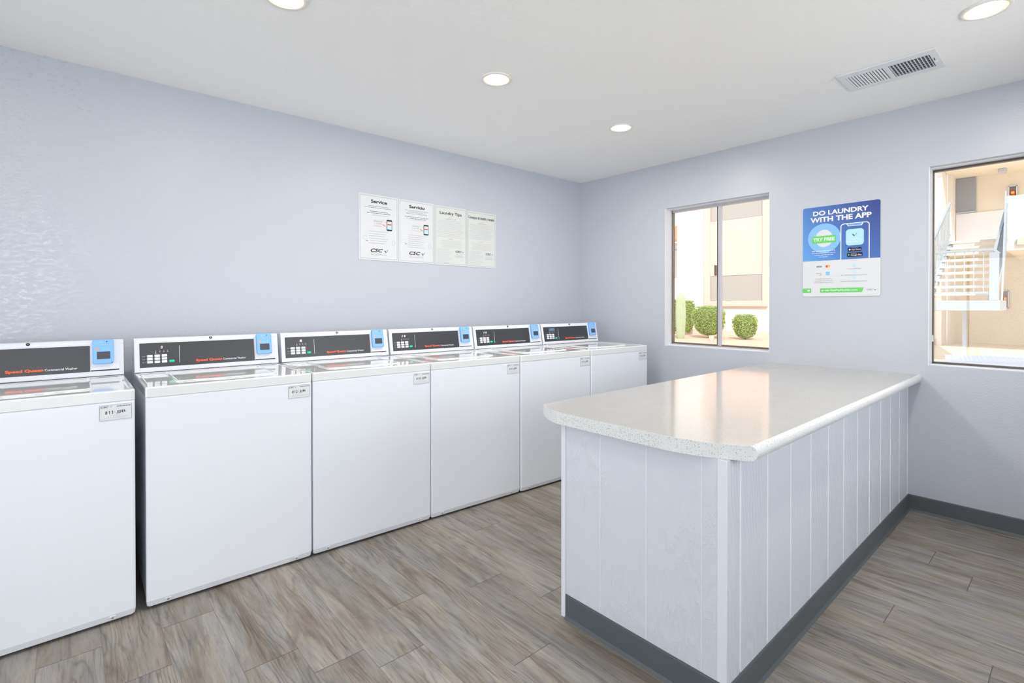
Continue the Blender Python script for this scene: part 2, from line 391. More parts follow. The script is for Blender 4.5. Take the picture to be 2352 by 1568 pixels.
# ---------------------------------------------------------------- room shell
H = 2.4418
X0, Y0 = -6.0, -4.35
T = .15
m = MB(); m.box(X0, 0, Y0, 0, -.1, 0, 'floor'); struct(m, 'floor', 'grey weathered wood-look plank floor of the laundry room', 'floor')
m = MB(); m.box(X0 - T, T, Y0 - T, T, H, H + .1, 'ceiling'); struct(m, 'ceiling', 'white textured flat ceiling with recessed lights', 'ceiling')
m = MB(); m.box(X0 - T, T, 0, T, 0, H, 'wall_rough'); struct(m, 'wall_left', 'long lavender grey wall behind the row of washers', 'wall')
def wall_with_openings(name, axis, c0, c1, a0, a1, ops, label):
    # ops: (lo, hi, z0, z1) sorted along the wall
    m = MB(); cur = a0
    def bx(lo, hi, z0, z1):
        if axis == 'x': m.box(c0, c1, lo, hi, z0, z1, 'wall')
        else: m.box(lo, hi, c0, c1, z0, z1, 'wall')
    for lo, hi, z0, z1 in ops:
        bx(cur, lo, 0, H)
        if z0 > 0: bx(lo, hi, 0, z0)
        bx(lo, hi, z1, H); cur = hi
    bx(cur, a1, 0, H)
    return struct(m, name, label, 'wall')
W1 = (-1.797, -.942, .893, 2.058)
W2 = (-3.56, -2.699, .882, 2.058)
wall_with_openings('wall_right', 'x', 0, T, Y0 - T, 0, [W2, W1], 'lavender grey wall with two windows and the blue sign')
wall_with_openings('wall_rear', 'x', X0 - T, X0, Y0, 0, [(-3.40, -.90, .45, 2.10)], 'lavender grey end wall left of the camera')
DOOR = (-4.80, -3.50, 0, 2.25)
W3 = (-2.30, -.80, .85, 2.05)
W4 = (-3.40, -.90, .45, 2.10)
wall_with_openings('wall_near', 'y', Y0 - T, Y0, X0, 0, [DOOR, W3], 'lavender grey wall behind the camera with an added glazed door')

def baseboard(name, pts, label):
    m = MB()
    for (ax, ay), (bx_, by) in zip(pts[:-1], pts[1:]):
        d = Vector((bx_ - ax, by - ay, 0)); n = Vector((-d.y, d.x, 0)).normalized(); L_ = d.length; d.normalize()
        F = lambda s, p: Vector((ax, ay, 0)) + d * s + n * p[0] + Vector((0, 0, p[1]))
        prof = [(0, 0), (.012, .0), (.009, .004), (.0045, .012), (.004, .09), (.0025, .0955), (0, .0958)]
        m.loft([[F(0, p) for p in prof], [F(L_, p) for p in prof]], 'base')
    return m.build(name)
o = baseboard('baseboard_right', [(0, Y0), (0, -2.609)], ''); tag(o, 'grey rubber baseboard along the window wall right of the folding counter', 'baseboard', None, 'structure')
for v in o.data.vertices: v.co.x = -abs(v.co.x)
o = baseboard('baseboard_left', [(0, 0), (X0, 0)], ''); tag(o, 'grey rubber baseboard along the washer wall', 'baseboard', None, 'structure')
for v in o.data.vertices: v.co.y = -abs(v.co.y)
o = baseboard('baseboard_corner', [(0, -1.92), (0, -.006)], ''); tag(o, 'grey rubber baseboard between the folding counter and the room corner', 'baseboard', None, 'structure')
for v in o.data.vertices: v.co.x = -abs(v.co.x)

# ---------------------------------------------------------------- windows
def window(name, op, xf, label, style):
    y0, y1, z0, z1 = op
    e = empty(name, (0, 0, 0), label=label, cat='window', kind='structure')
    # y1 is the side nearer the room corner
    m = MB(); w = .016 if style == 1 else .011; d = .035; tb = .026 if style == 1 else .017
    fm = 'bronze' if style == 2 else 'brown'
    m.box(xf, xf + d, y0, y0 + w, z0, z1, fm); m.box(xf, xf + d, y1 - w * .8, y1, z0, z1, fm)
    m.box(xf, xf + d, y0, y1, z0 + (.0 if style == 2 else .012), z0 + tb, fm); m.box(xf, xf + d, y0, y1, z1 - tb, z1, 'bronze' if style == 2 else 'alum')
    if style == 1: m.box(xf - .012, xf + d, y0, y1, z0, z0 + .014, 'alum')
    m.build('window_frame', e, bevel=.0015)
    m = MB(); l0 = .045; th = .006
    m.box(l0, xf, y0, y1, z1 - th, z1, 'reveal'); m.box(l0, xf, y0, y1, z0, z0 + th, 'reveal'); m.box(.002, xf, y1 - .004, y1, z0, z1, 'reveal'); m.box(.002, xf, y0, y0 + .004, z0, z1, 'reveal')  # side liners run full depth, white in place of light on the jambs
    m.build('reveal_liner', e)
    if style == 1:
        m = MB(); yc = -1.368
        m.box(xf - .006, xf + .012, yc - .024, yc + .008, z0 + .02, z1 - .02, 'alum')
        m.box(xf - .010, xf - .006, yc - .018, yc - .004, z0 + .02, z1 - .02, 'alum')
        m.build('sash_stile', e, bevel=.002)
        m = MB(); m.box(xf + .012, xf + .028, yc + .008, yc + .023, z0 + .02, z1 - .02, 'bronze'); m.build('meeting_stile', e, bevel=.001)
        m = MB(); m.box(xf - .012, xf + .006, yc + .020, yc + .034, 1.475, 1.560, 'brown'); m.build('latch', e, bevel=.003)
        m = MB(); m.box(xf + .006, xf + .009, yc + .0231, y1 - .0131, z0 + .0265, z1 - .0265, 'glass'); m.build('glass_pane', e)
        m = MB(); m.box(xf + .018, xf + .021, y0 + .0165, yc - .0245, z0 + .0265, z1 - .0265, 'glass'); m.build('glass_pane', e)
    else:
        yc = -3.13
        m = MB(); m.box(xf - .004, xf + .03, yc - .018, yc + .018, z0 + .02, z1 - .02, 'bronze'); m.build('meeting_stile', e, bevel=.001)
        m = MB(); m.box(xf + .012, xf + .015, yc + .0185, y1 - .0131, z0 + .0265, z1 - .0265, 'glass'); m.build('glass_pane', e)
        m = MB(); m.box(xf + .018, xf + .021, y0 + .0165, yc - .0185, z0 + .0265, z1 - .0265, 'glass'); m.build('glass_pane', e)
        m = MB(); m.box(xf - .004, xf, y1 - .011, y1 - .004, 1.02, 1.06, 'sticker'); m.build('latch', e)
window('window_1', W1, .10, 'sliding aluminium window between the room corner and the blue sign', 1)
window('window_2', W2, .095, 'bronze framed window at the right edge, stairs outside', 2)

# unseen glazed door, added behind the camera to carry a fill light
e = empty('added_door_1', (0, 0, 0), label='unseen glazed door added behind the camera for light', cat='door', kind='structure')
m = MB(); a, b, _, t_ = DOOR; y_ = Y0 - .10
m.box(a, a + .05, y_, y_ + .05, 0, t_, 'alum'); m.box(b - .05, b, y_, y_ + .05, 0, t_, 'alum'); m.box(a, b, y_, y_ + .05, t_ - .05, t_, 'alum'); m.box(a, b, y_, y_ + .05, 0, .08, 'alum')
m.build('door_frame', e)
m = MB(); m.box(a + .0505, b - .0505, y_ + .02, y_ + .026, .0805, t_ - .0505, 'glass'); m.build('glass_pane', e)

PD, PW, PR = 22, 34, 56
def area(name, loc, rot, sx, sy, power, col, shape='RECTANGLE', spread=PI):
    l = bpy.data.lights.new(name, 'AREA'); l.shape = shape; l.size = sx
    if shape == 'RECTANGLE': l.size_y = sy
    l.energy = power; l.color = col; l.spread = spread
    o = bpy.data.objects.new(name, l); C.objects.link(o); o.location = loc; o.rotation_euler = rot; return o
for nm, ax, op, lab in (('added_window_3', 'y', W3, 'unseen window added behind the camera for light'), ('added_window_4', 'x', W4, 'unseen wide window added in the end wall for light')):  # unseen windows, added to let in fill light
    e = empty(nm, (0, 0, 0), label=lab, cat='window', kind='structure'); m = MB(); lo, hi, z0, z1 = op
    def wbx(a0, a1, b0, b1, mt, d0=.08, d1=.11):
        if ax == 'y': m.box(a0, a1, Y0 - d1, Y0 - d0, b0, b1, mt)
        else: m.box(X0 - d1, X0 - d0, a0, a1, b0, b1, mt)
    wbx(lo, hi, z0, z0 + .03, 'bronze'); wbx(lo, hi, z1 - .03, z1, 'bronze'); wbx(lo, lo + .03, z0, z1, 'bronze'); wbx(hi - .03, hi, z0, z1, 'bronze'); wbx((lo + hi) / 2 - .015, (lo + hi) / 2 + .015, z0, z1, 'bronze')
    m.build('window_frame', e); m = MB(); wbx(lo + .031, (lo + hi) / 2 - .016, z0 + .031, z1 - .031, 'glass', .093, .097); m.build('glass_pane', e)
    m = MB(); wbx((lo + hi) / 2 + .016, hi - .031, z0 + .031, z1 - .031, 'glass', .093, .097); m.build('glass_pane', e)
FILL_COL = (.93, .965, 1); TILT = math.radians(20)
area('fill_light_door', ((a + b) / 2, Y0 - .25, 1.35), (-PI / 2 - .05, 0, PI), 1.15, 1.6, PD, FILL_COL)  # fill lamps added outside the unseen door and windows
area('fill_light_window', ((W3[0] + W3[1]) / 2, Y0 - .40, 1.40), (-PI / 2 - .06, 0, PI), 1.4, 1.15, PW, FILL_COL)
area('fill_light_window', (X0 - .45, (W4[0] + W4[1]) / 2, 1.20), (PI / 2 + TILT, 0, -PI / 2), 2.4, 1.6, PR, FILL_COL)

# ---------------------------------------------------------------- ceiling lights
LP = 9.2
LQ = .3  # power share of the added downlights out of view
def downlight(x, y, label, pw=1):
    t = empty('recessed_light', (x, y, H), label=label, cat='ceiling light', group='recessed ceiling lights')
    m = MB(); prof = [(.081, 0), (.081, -.004), (.078, -.0065), (.068, -.0065), (.0655, -.003), (.0655, 0)]; K = 40
    rings = [[(r * math.cos(2 * PI * i / K), r * math.sin(2 * PI * i / K), z) for i in range(K)] for r, z in prof]
    m.loft(rings, 'ring', False, False); m.build('trim_ring', t, smooth=True)
    m = MB(); rings = [[(r * math.cos(2 * PI * i / K), r * math.sin(2 * PI * i / K), z) for i in range(K)] for r, z in ((.0620, -.0015), (.0600, -.0030), (.045, -.0035), (.02, -.004))]
    m.loft(rings, 'lens'); m.loft([[(r * math.cos(2 * PI * i / K), r * math.sin(2 * PI * i / K), z) for i in range(K)] for r, z in ((.0675, -.0005), (.0670, -.0028), (.0600, -.0030))], 'spill_rim', True, False); m.build('lens', t)
    l = area('lamp', (0, 0, -.012), (0, 0, 0), .12, .12, LP * pw, (1, .955, .90), 'DISK'); l.parent = t
    return t
downlight(-1.011, -1.232, 'recessed ceiling light nearest the room corner, above the far washers', 1.2)
downlight(-2.116, -1.245, 'recessed ceiling light above the middle washers')
downlight(-3.188, -1.252, 'recessed ceiling light cut off by the top edge of the photo, upper left', .55)
downlight(-1.035, -3.045, 'recessed ceiling light in the upper right corner, right of the air vent')
downlight(-2.116, -3.05, 'added ceiling light over the near end of the folding counter, out of view', LQ)  # this and the next three are added, unseen, to light the room
downlight(-3.35, -3.05, 'added ceiling light straight above the camera, out of view', LQ)
downlight(-4.6, -3.05, 'added ceiling light behind the camera near the glazed door, out of view', LQ)
downlight(-4.35, -1.25, 'added ceiling light above the left-hand washers, out of view', LQ)

# ---------------------------------------------------------------- ceiling vent
t = empty('ceiling_vent', (-.664, -2.646, H), label='white metal ceiling air vent with slats and a side lever', cat='vent')
m = MB(); dz = -.009
xa, xb, ya, yb = -.136, .138, -.204, .202
z1x = (-.083, .098)
F = frame((0, 0, 0), (1, 0, 0), (0, 1, 0), (0, 0, -1))
# border strips around the two grille openings
m.box(xa, z1x[0], ya, yb, dz, 0, 'vent'); m.box(z1x[1], xb, ya, yb, dz, 0, 'vent')
m.box(z1x[0], z1x[1], .172, yb, dz, 0, 'vent'); m.box(z1x[0], z1x[1], -.010, .010, dz, 0, 'vent'); m.box(z1x[0], z1x[1], ya, -.172, dz, 0, 'vent')
m.build('faceplate', t, bevel=.0025)
m = MB(); m.box(z1x[0], z1x[1], -.172, .172, -.0012, -.0002, 'vent_dark'); m.build('duct_shade', t)  # dark plate stands in for the shade inside the duct
m = MB(); n = 13
for k in range(n):
    y = .168 - k * (.158 / (n - 1)); c = y - .001
    m.add([(z1x[0], c + .0035, -.0085), (z1x[1], c + .0035, -.0085), (z1x[1], c - .0045, -.0050), (z1x[0], c - .0045, -.0050),
           (z1x[0], c + .0035, -.0078), (z1x[1], c + .0035, -.0078), (z1x[1], c - .0045, -.0044), (z1x[0], c - .0045, -.0044)],
          [(0, 1, 2, 3), (7, 6, 5, 4), (0, 4, 5, 1), (2, 6, 7, 3), (0, 3, 7, 4), (1, 5, 6, 2)], 'vent')
m.build('closed_slats', t)
m = MB()
for k in range(12):
    y = -.014 - k * .0137
    m.box(z1x[0], z1x[1], y - .0055, y, -.009, -.0072, 'vent') if 0 else m.box(z1x[0], z1x[1], y - .0022, y, -.0088, -.0022, 'vent')
for k in range(6):
    x = z1x[0] + .018 + k * .029; m.box(x - .004, x + .005, -.172, -.012, -.0035, -.002, 'galv')
m.build('open_slats', t)
m = MB(); m.box(-.028, .030, -.183, -.179, -.0098, -.0088, 'vent_dark'); m.box(.006, .022, -.190, -.178, -.020, -.009, 'vent'); m.build('damper_lever', t, bevel=.002)

# ---------------------------------------------------------------- washers
W = .665; HW = W / 2; YO = .355                     # local origin at base centre; front face at y=-YO
def lx(x): return x + HW                            # measured from the right edge
def ly(y): return y - YO
A_ = Vector((0, ly(.538), .917)); FT = Vector((0, .0275, .143)).normalized(); FN = Vector((0, -FT.z, FT.y))
FC = frame((HW, A_.y, A_.z), (1, 0, 0), FT, FN)     # console face: u from the right edge (negative), v = slope distance
def fz(z): return (z - .917) / FT.z                 # height -> slope distance
FF = frame((HW, -YO, 0), (1, 0, 0), (0, 0, 1), (0, -1, 0))

def asset_label(parent, num):
    m = MB(); slab(m, FF, -.1125, -.0105, .797, .8585, .0005, .0016, .004, .0004, 'sticker'); o = m.build('asset_label', parent)
    m = MB(); n = .0020
    outline(m, FF, -.1115, -.0115, .798, .8575, .0035, .0009, n, 'grey_ink')
    text(m, FF, 'CSC', -.108, -.0835, .8475, .8535, n, 'black_ink', .02, .3); check(m, FF, -.0795, .8478, .0065, n, 'navy', 'teal')
    words(m, FF, -.108, -.085, .8445, .0012, n, 'light_ink', 3)
    for k in range(14): quad(m, FF, -.058 + k * .0031, -.058 + k * .0031 + (.0018 if k % 3 else .0024), .848, .8525, n, 'grey_ink')
    x_ = -.094
    for ch in num:
        if ch == '1': poly(m, FF, [(x_ + .0034, .8215), (x_ + .0052, .8215), (x_ + .0052, .834), (x_ + .0038, .834), (x_ + .0012, .8315), (x_ + .0012, .8300), (x_ + .0034, .8315)], n, 'black_ink')
        else: text(m, FF, ch, x_, x_ + .0068, .8215, .834, n, 'black_ink', .01)
        x_ += .0092
    quad(m, FF, x_ + .0005, x_ + .0045, .8268, .8283, n, 'black_ink'); text(m, FF, 'JJB', x_ + .0065, -.031, .8215, .834, n, 'black_ink', .01)
    quad(m, FF, -.094, -.030, .8385, .8389, n, 'light_ink')
    words(m, FF, -.078, -.045, .8155, .0014, n, 'red_pale', 5); words(m, FF, -.098, -.022, .809, .0012, n, 'light_ink', 7); words(m, FF, -.106, -.030, .805, .0010, n, 'light_ink', 8)
    m.build('printing', o)

def make_washer_body():
    t = bpy.data.objects.new('washing_machine', None); C.objects.link(t)
    m = MB(); m.box(-HW + .002, HW - .002, -YO + .018, ly(.70), .028, .869, 'enamel'); m.build('cabinet', t, bevel=.006)
    # front panel: rounded vertical edges, bottom edge folded back
    m = MB(); F = frame((0, -YO, 0), (1, 0, 0), (0, 1, 0), (0, 0, 1))
    def ring(z, dy, ins=0):
        r = .009; pts = []
        for cx, a0 in ((HW - .001 - ins - r, 0), (-HW + .001 + ins + r, 90)):
            for k in range(6):
                a = math.radians(a0 + 90 * k / 5); pts.append((cx + r * math.cos(a), dy + r - r * math.sin(a), z))
        pts += [(-HW + .001 + ins, .022, z), (HW - .001 - ins, .022, z)]
        return [F(*p) for p in pts]
    m.loft([ring(.012, .012, .012), ring(.0125, .0065, .006), ring(.016, .0055, .002), ring(.036, .0), ring(.862, .0), ring(.8675, .002), ring(.868, .006)], 'enamel')
    fp = m.build('front_panel', t)
    for s in (-1, 1):
        m = MB(); Q = frame((s * (HW - .075), -YO + .004, .0235), (1, 0, 0), (0, 0, 1), (0, -1, 0))
        m.loft([[Q(r * math.cos(2 * PI * i / 12), r * math.sin(2 * PI * i / 12), n) for i in range(12)] for r, n in ((.0045, -.002), (.0045, .0025), (.003, .0035))], 'chrome')
        m.add([Q(-.022, -.010, 0), Q(.022, -.010, 0), Q(.012, .006, .0042), Q(-.012, .006, .0042), Q(0, .0125, .0)], [(0, 1, 2, 3), (3, 2, 4)], 'console')
        m.build('screw', fp)
    for sx in (-1, 1):
        for sy in (-1, 1):
            m = MB(); cx, cy = sx * (HW - .06), (-YO + .07 if sy < 0 else ly(.64))
            m.loft([[(cx + r * math.cos(2 * PI * i / 12), cy + r * math.sin(2 * PI * i / 12), z) for i in range(12)] for r, z in ((.020, 0), (.022, .008), (.010, .010), (.010, .032))], 'black'); m.build('foot', t)
    # top deck with shallow recess
    m = MB(); G = frame((HW, -YO, 0), (1, 0, 0), (0, 1, 0), (0, 0, 1)); s = 6
    def rr(a, b, c, d, r, z): return [G(u, v, z) for u, v in rrect2(a, b, c, d, r, s)]
    o_ = [(.0, .869), (.0, .905), (.0018, .9095), (.006, .911)]
    rings = [rr(-W + i, -i, i - .001, .700 - i, .014, z) for i, z in o_]
    rings += [rr(-W + .016, -.016, .020, .530, .020, .911), rr(-W + .021, -.021, .025, .525, .018, .9090)]
    m.loft(rings, 'enamel_top'); td = m.build('top_deck', t)
    for p in td.data.polygons:
        if abs(p.normal.z) < .7 or p.center.z < .88: pass
    m = MB(); slab(m, G, -.103, -.026, .503, .522, .9091, .9096, .004, .0002, 'blue_grey'); words(m, frame((HW, -YO, .9099), (1, 0, 0), (0, 1, 0), (0, 0, 1)), -.098, -.032, .510, .004, 0, 'sticker', 4); m.build('deck_strip', td)  # blue-grey strip with small pale marks at the rear of the deck
    # lid: rim, sunken middle, front lip that swells into a finger grip
    def lid_outline(ins):
        a, b, c, d, r = -.548 + ins, -.128 - ins, .108 + ins, .500 - ins, .028 - ins * .6
        pts = rrect2(a, b, c, d, r, 6); out = []
        for p in pts: out.append(p)
        bl = out[14:21]; br = out[21:28]
        xm = [a + (b - a) * q for q in (.10, .20, .28, .34, .40, .5, .60, .66, .72, .80, .90)]
        bump = [0, .0, .004, .012, .017, .018, .017, .012, .004, 0, 0]
        mid = [(x, c - h * (1 if ins < .01 else .0)) for x, h in zip(xm, bump)]
        return out[:21] + mid + out[21:]
    m = MB(); R = [[G(u, v, z) for u, v in lid_outline(i)] for i, z in ((0, .9092), (0, .9130), (.0015, .9145), (.0070, .9148), (.0105, .9136), (.014, .9126))]
    m.loft(R, 'enamel_top'); m.build('lid', t)
    # console hood
    m = MB(); yb = ly(.668)
    prof = [(ly(.538), .917), (ly(.538) + .0262, 1.0535), (ly(.538) + .0285, 1.0570), (ly(.538) + .0275, 1.0610), (ly(.538) + .0300, 1.0700), (ly(.538) + .0345, 1.0765), (ly(.538) + .043, 1.0800), (yb - .01, 1.072), (yb, 1.062), (yb, .912), (ly(.538) + .002, .912)]
    m.loft([[(x, y, z) for y, z in prof] for x in (-HW + .002, HW - .002)], 'console')
    co = m.build('control_console', t, bevel=.002)
    m = MB(); m.box(-HW + .004, HW - .004, ly(.5395), ly(.66), .9112, .9135, 'black'); m.build('console_gap_shade', t)  # black strip drawn as the shade in the gap under the console
    # black control panel
    m = MB(); slab(m, FC, -.6425, -.1265, fz(.9355), fz(1.0545), -.001, .0012, .0015, .0003, 'panel'); cp = m.build('control_panel', t)
    B = .0016
    for r in range(3):
        for c in range(3):
            u = (-.6125, -.5825, -.5525)[c]; v = (.9845, .9700, .9552)[r]
            m = MB(); slab(m, FC, u, u + .0222, fz(v), fz(v + .0116), .001, .0034, .0018, .0005, 'white_ink'); words(m, FC, u + .004, u + .018, fz(v + .0048), .0018, .0037, 'light_ink', r * 3 + c)
            m.build('button', cp)
    m = MB(); slab(m, FC, -.5215, -.4990, fz(.9552), fz(.9668), .001, .0036, .0035, .0006, 'green'); m.build('start_button', cp, label='green start button')
    m = MB()
    for r in range(3): words(m, FC, -.6305, -.6215, fz((.9890, .9745, .9597)[r]), .0020, B, 'white_ink', 20 + r); disc(m, FC, -.6163, fz((.990, .9755, .9607)[r]), .0012, B, 'white_ink', 8)
    for r in range(3):
        for c in (-.5870, -.5565): disc(m, FC, c, fz((.990, .9755, .9607)[r]), .0009, B, 'white_ink', 8)
    for k, u in enumerate((-.5770, -.5600, -.5435, -.5270)):
        poly(m, FC, [(u - .0035, fz(1.0110)), (u + .0035, fz(1.0110)), (u + .0022, fz(1.0075)), (u - .0022, fz(1.0075))], B, 'light_ink')
        poly(m, FC, [(u - .0016, fz(1.0135)), (u + .0016, fz(1.0135)), (u, fz(1.0190))], B, 'light_ink')
        if k == 0: disc(m, FC, u, fz(1.0035), .0030, B, 'light_ink', 10)
    quad(m, FC, -.4785, -.4767, fz(.9515), fz(1.0370), B, 'sticker')
    m.build('indicator_marks', cp)
    m = MB(); text(m, FC, 'Speed Queen', -.4060, -.2850, fz(.9475), fz(.9630), B, 'orange', .045, 0); m.build('logo', cp, label='orange red maker name')
    m = MB(); text(m, FC, 'Commercial Washer', -.2805, -.1705, fz(.9505), fz(.9605), B, 'white_ink', .008, 0); m.build('lettering', cp)
    # white mounting plate on the right
    m = MB(); slab(m, FC, -.1240, -.0190, fz(.9410), fz(1.0650), -.002, .0075, .002, .0015, 'console'); m.build('mounting_plate', t)
    m = MB(); quad(m, FC, -.1235, -.0195, fz(.9365), fz(.9408), .0014, 'black'); m.build('plate_shadow', t)  # black strip paints the shadow under the mounting plate
    # blue card reader with chamfered lower corners
    m = MB(); P = [(-.1175, .973), (-.1125, .967), (-.0475, .967), (-.0405, .9745), (-.0395, 1.072), (-.0425, 1.0785), (-.1130, 1.0785), (-.1175, 1.0740)]
    def off(P, d):
        cx = -.0785; cz = 1.0228
        return [(x + (d if x < cx else -d), z + (d if z < cz else -d)) for x, z in P]
    m.loft([[FC(u, fz(z), n) for u, z in q] for q, n in ((off(P, .002), .006), (P, .010), (P, .0225), (off(P, .0015), .0248), (off(P, .004), .0255))], 'blue')
    rd = m.build('card_reader', t)
    m = MB(); slab(m, FC, -.1045, -.0510, fz(.9855), fz(1.0245), .0250, .0262, .001, .0004, 'skyblue'); slab(m, FC, -.1020, -.0530, fz(.9880), fz(1.0225), .0255, .0266, .001, .0003, 'screen'); m.build('screen', rd)
    m = MB(); n = .0259
    slab(m, FC, -.1080, -.0930, fz(1.0285), fz(1.0415), .025, n, .003, .0002, 'tan_ink')
    words(m, FC, -.0880, -.0500, fz(1.0290), .0035, n, 'paleblue', 31); words(m, FC, -.0860, -.0520, fz(1.0365), .0035, n, 'paleblue', 32)
    words(m, FC, -.0950, -.0740, fz(1.0640), .0050, n, 'paleblue', 33); words(m, FC, -.0880, -.0680, fz(1.0530), .0030, n, 'paleblue', 34)
    disc(m, FC, -.0655, fz(1.0680), .0026, n, 'black', 10)
    disc(m, FC, -.0470, fz(.9705), .0022, n, 'black', 10)
    m.build('reader_printing', rd)
    m = MB(); Q = frame((HW - .3355, ly(.538) + .0315, 1.0708), (1, 0, 0), (0, .45, .89), (0, -.89, .45))
    m.loft([[Q(r * math.cos(2 * PI * i / 16), r * math.sin(2 * PI * i / 16), n) for i in range(16)] for r, n in ((.0068, -.003), (.0068, .0025), (.0055, .0035))], 'black')
    disc(m, Q, 0, 0, .0020, .0038, 'chrome', 10); m.build('lock', t)
    return t
proto = make_washer_body()
def kids(o): return [c for c in bpy.data.objects if c.parent == o]
def copy_tree(o, parent=None):
    c = o.copy(); C.objects.link(c); c.parent = parent
    for ch in kids(o): copy_tree(ch, c)
    return c
WPOS = [  # right front corner x, y, yaw (deg), number, display, label
    (-3.627, -.808, -.297, '811', '', 'white top-loading washer at the far left, tagged 811-JJB, beyond the gap'),
    (-2.929, -.806, -.846, '812', '0', 'white top-loading washer tagged 812-JJB, just right of the gap'),
    (-2.260, -.827, -2.037, '813', '10', 'white top-loading washer tagged 813-JJB, third from the left'),
    (-1.594, -.859, -2.825, '814', '2 10', 'white top-loading washer tagged 814-JJB, fourth from the left'),
    (-.929, -.902, -3.178, '815', '2 10', 'white top-loading washer tagged 815-JJB, partly behind the counter corner'),
    (-.263, -.945, -3.564, '816', '', 'white top-loading washer tagged 816-JJB, last in the row by the room corner')]
for i, (x, y, r, num, disp, lab) in enumerate(WPOS):
    t = proto if i == 0 else copy_tree(proto)
    a = math.radians(r); t.location = (x - HW * math.cos(a) - YO * math.sin(a), y - HW * math.sin(a) + YO * math.cos(a), 0); t.rotation_euler = (0, 0, a)
    tag(t, lab, 'washing machine', 'white washers in a row along the wall')
    t['_n'] = i
for i, (x, y, r, num, disp, lab) in enumerate(WPOS):
    t = [o for o in bpy.data.objects if o.get('_n') == i][0]; del t['_n']
    asset_label(t, num)
    cp = [o for o in kids(t) if o.name.startswith('control_panel')][0]
    if i:
        m = MB()
        if num == '816': quad(m, FC, -.580, -.517, fz(1.0215), fz(1.0440), .0015, 'blue_grey')  # blue reflection on this display, painted as a patch with tinted digits
        s = disp or '10'; nd = len(s.replace(' ', ''))
        seven(m, FC, s, -.5600 - (.0135 if nd == 3 else .004 if nd == 2 else 0) + (.004 if nd == 1 else 0), fz(1.0255), .0125, .0018, 'lcd' if num != '816' else 'skyblue')
        m.build('display', cp, label='lit digits' if num != '816' else 'display with painted blue reflection')

# ---------------------------------------------------------------- notices on the washer wall
def wall_notice(name, x0, x1, z0, z1, label, content, m_='sign'):
    t = empty(name, (0, 0, 0), label=label, cat='notice', group='notices above the washers')
    t.location = ((x0 + x1) / 2, -.001, z0); P0 = Vector(t.location)
    F = frame(Vector((0, 0, 0)) - P0, (1, 0, 0), (0, 0, 1), (0, -1, 0))
    m = MB(); slab(m, F, x0, x1, z0, z1, .0005, .004, .006, .0006, m_); m.build('board', t)
    m = MB(); outline(m, F, x0 + .009, x1 - .009, z0 + .010, z1 - .010, .003, .0016, .0045, 'grey_ink'); m.build('border', t)
    P = {k: MB() for k in ('title', 'body_text', 'phone_picture', 'logo')}; content(P, F)
    for k in P:
        if P[k].v: P[k].build(k, t)
n_ = .0046
def service(P, F, dx, title, tu, seeds, dz=0):
    m = P['title']
    text(m, F, title, tu[0], tu[1], 1.958, 1.981, n_, 'black_ink', .032)
    m = P['body_text']; ux0, ux1 = -2.312 + dx, -2.022 + dx; c = (ux0 + ux1) / 2
    ys = [(1.935, .080), (1.924, .105)] if not dz else [(1.940, .1), (1.928, .075), (1.917, .09)]
    for k, (z, w) in enumerate(ys): words(m, F, c - w, c + w, z, .0042, n_, 'grey_ink', seeds + k)
    for k, (z, w) in enumerate(((1.897, .070), (1.886, .090)) if not dz else ((1.892, .1), (1.881, .085))): words(m, F, c - w, c + w, z, .0046, n_, 'navy', seeds + 5 + k)
    words(m, F, c - .05, c + .075, 1.872, .0035, n_, 'light_ink', seeds + 9)
    # phone, tag picture and red pointers
    m = P['phone_picture']; px, pz = -2.109 + dx, (1.772 if not dz else 1.768)
    slab(m, F, px, px + .043, pz, pz + .079, .0045, .0052, .006, .0002, 'black_ink'); quad(m, F, px + .004, px + .039, pz + .010, pz + .068, .0056, 'sign')
    quad(m, F, px + .004, px + .039, pz + .010, pz + .034, .0058, 'icon_blue'); quad(m, F, px + .005, px + .036, pz + .041, pz + .049, .0060, 'red')
    outline(m, F, px - .098, px - .020, pz + .024, pz + .068, .003, .0012, n_, 'light_ink'); text(m, F, '123-ABC', px - .086, px - .034, pz + .040, pz + .052, n_, 'light_ink', .0)
    words(m, F, px - .094, px - .03, pz + .058, .0035, n_, 'grey_ink', 3); words(m, F, px - .090, px - .04, pz + .029, .0022, n_, 'red_pale', 4)
    poly(m, F, [(px - .018, pz + .060), (px + .004, pz + .056), (px + .004, pz + .059)], n_ + .0004, 'red'); poly(m, F, [(px - .032, pz + .044), (px - .030, pz + .038), (px - .004, pz + .028), (px - .006, pz + .031)], n_ + .0004, 'red')
    m = P['body_text']
    for k in range(6 + (1 if dz else 0)):
        words(m, F, c - .075, c + .070 - (k % 3) * .012, 1.758 - k * (.0165 if not dz else .015), .0036, n_, 'light_ink', seeds + 20 + k)
    # handset sketch and clip sketch
    outline(m, F, -2.292 + dx, -2.262 + dx, 1.700, 1.724, .004, .001, n_, 'light_ink'); poly(m, F, [(-2.275 + dx, 1.690), (-2.250 + dx, 1.688), (-2.256 + dx, 1.694)], n_, 'grey_ink')
    outline(m, F, -2.066 + dx, -2.046 + dx, 1.668, 1.706, .009, .0015, n_, 'light_ink')
    m = P['logo']; text(m, F, 'CSC', -2.232 + dx, -2.137 + dx, 1.6135, 1.6385, n_, 'black_ink', .03, .3); check(m, F, -2.128 + dx, 1.611, .030, n_, 'navy', 'teal')
    quad(m, F, -2.232 + dx, -2.110 + dx, 1.607, 1.6082, n_, 'light_ink'); text(m, F, 'ServiceWorks', -2.230 + dx, -2.108 + dx, 1.5915, 1.6035, n_, 'light_ink')
wall_notice('wall_notice', -2.320, -2.0165, 1.557, 2.017, 'white notice headed Service, leftmost of four above the washers', lambda m, F: service(m, F, 0, 'Service', (-2.229, -2.106), 100))
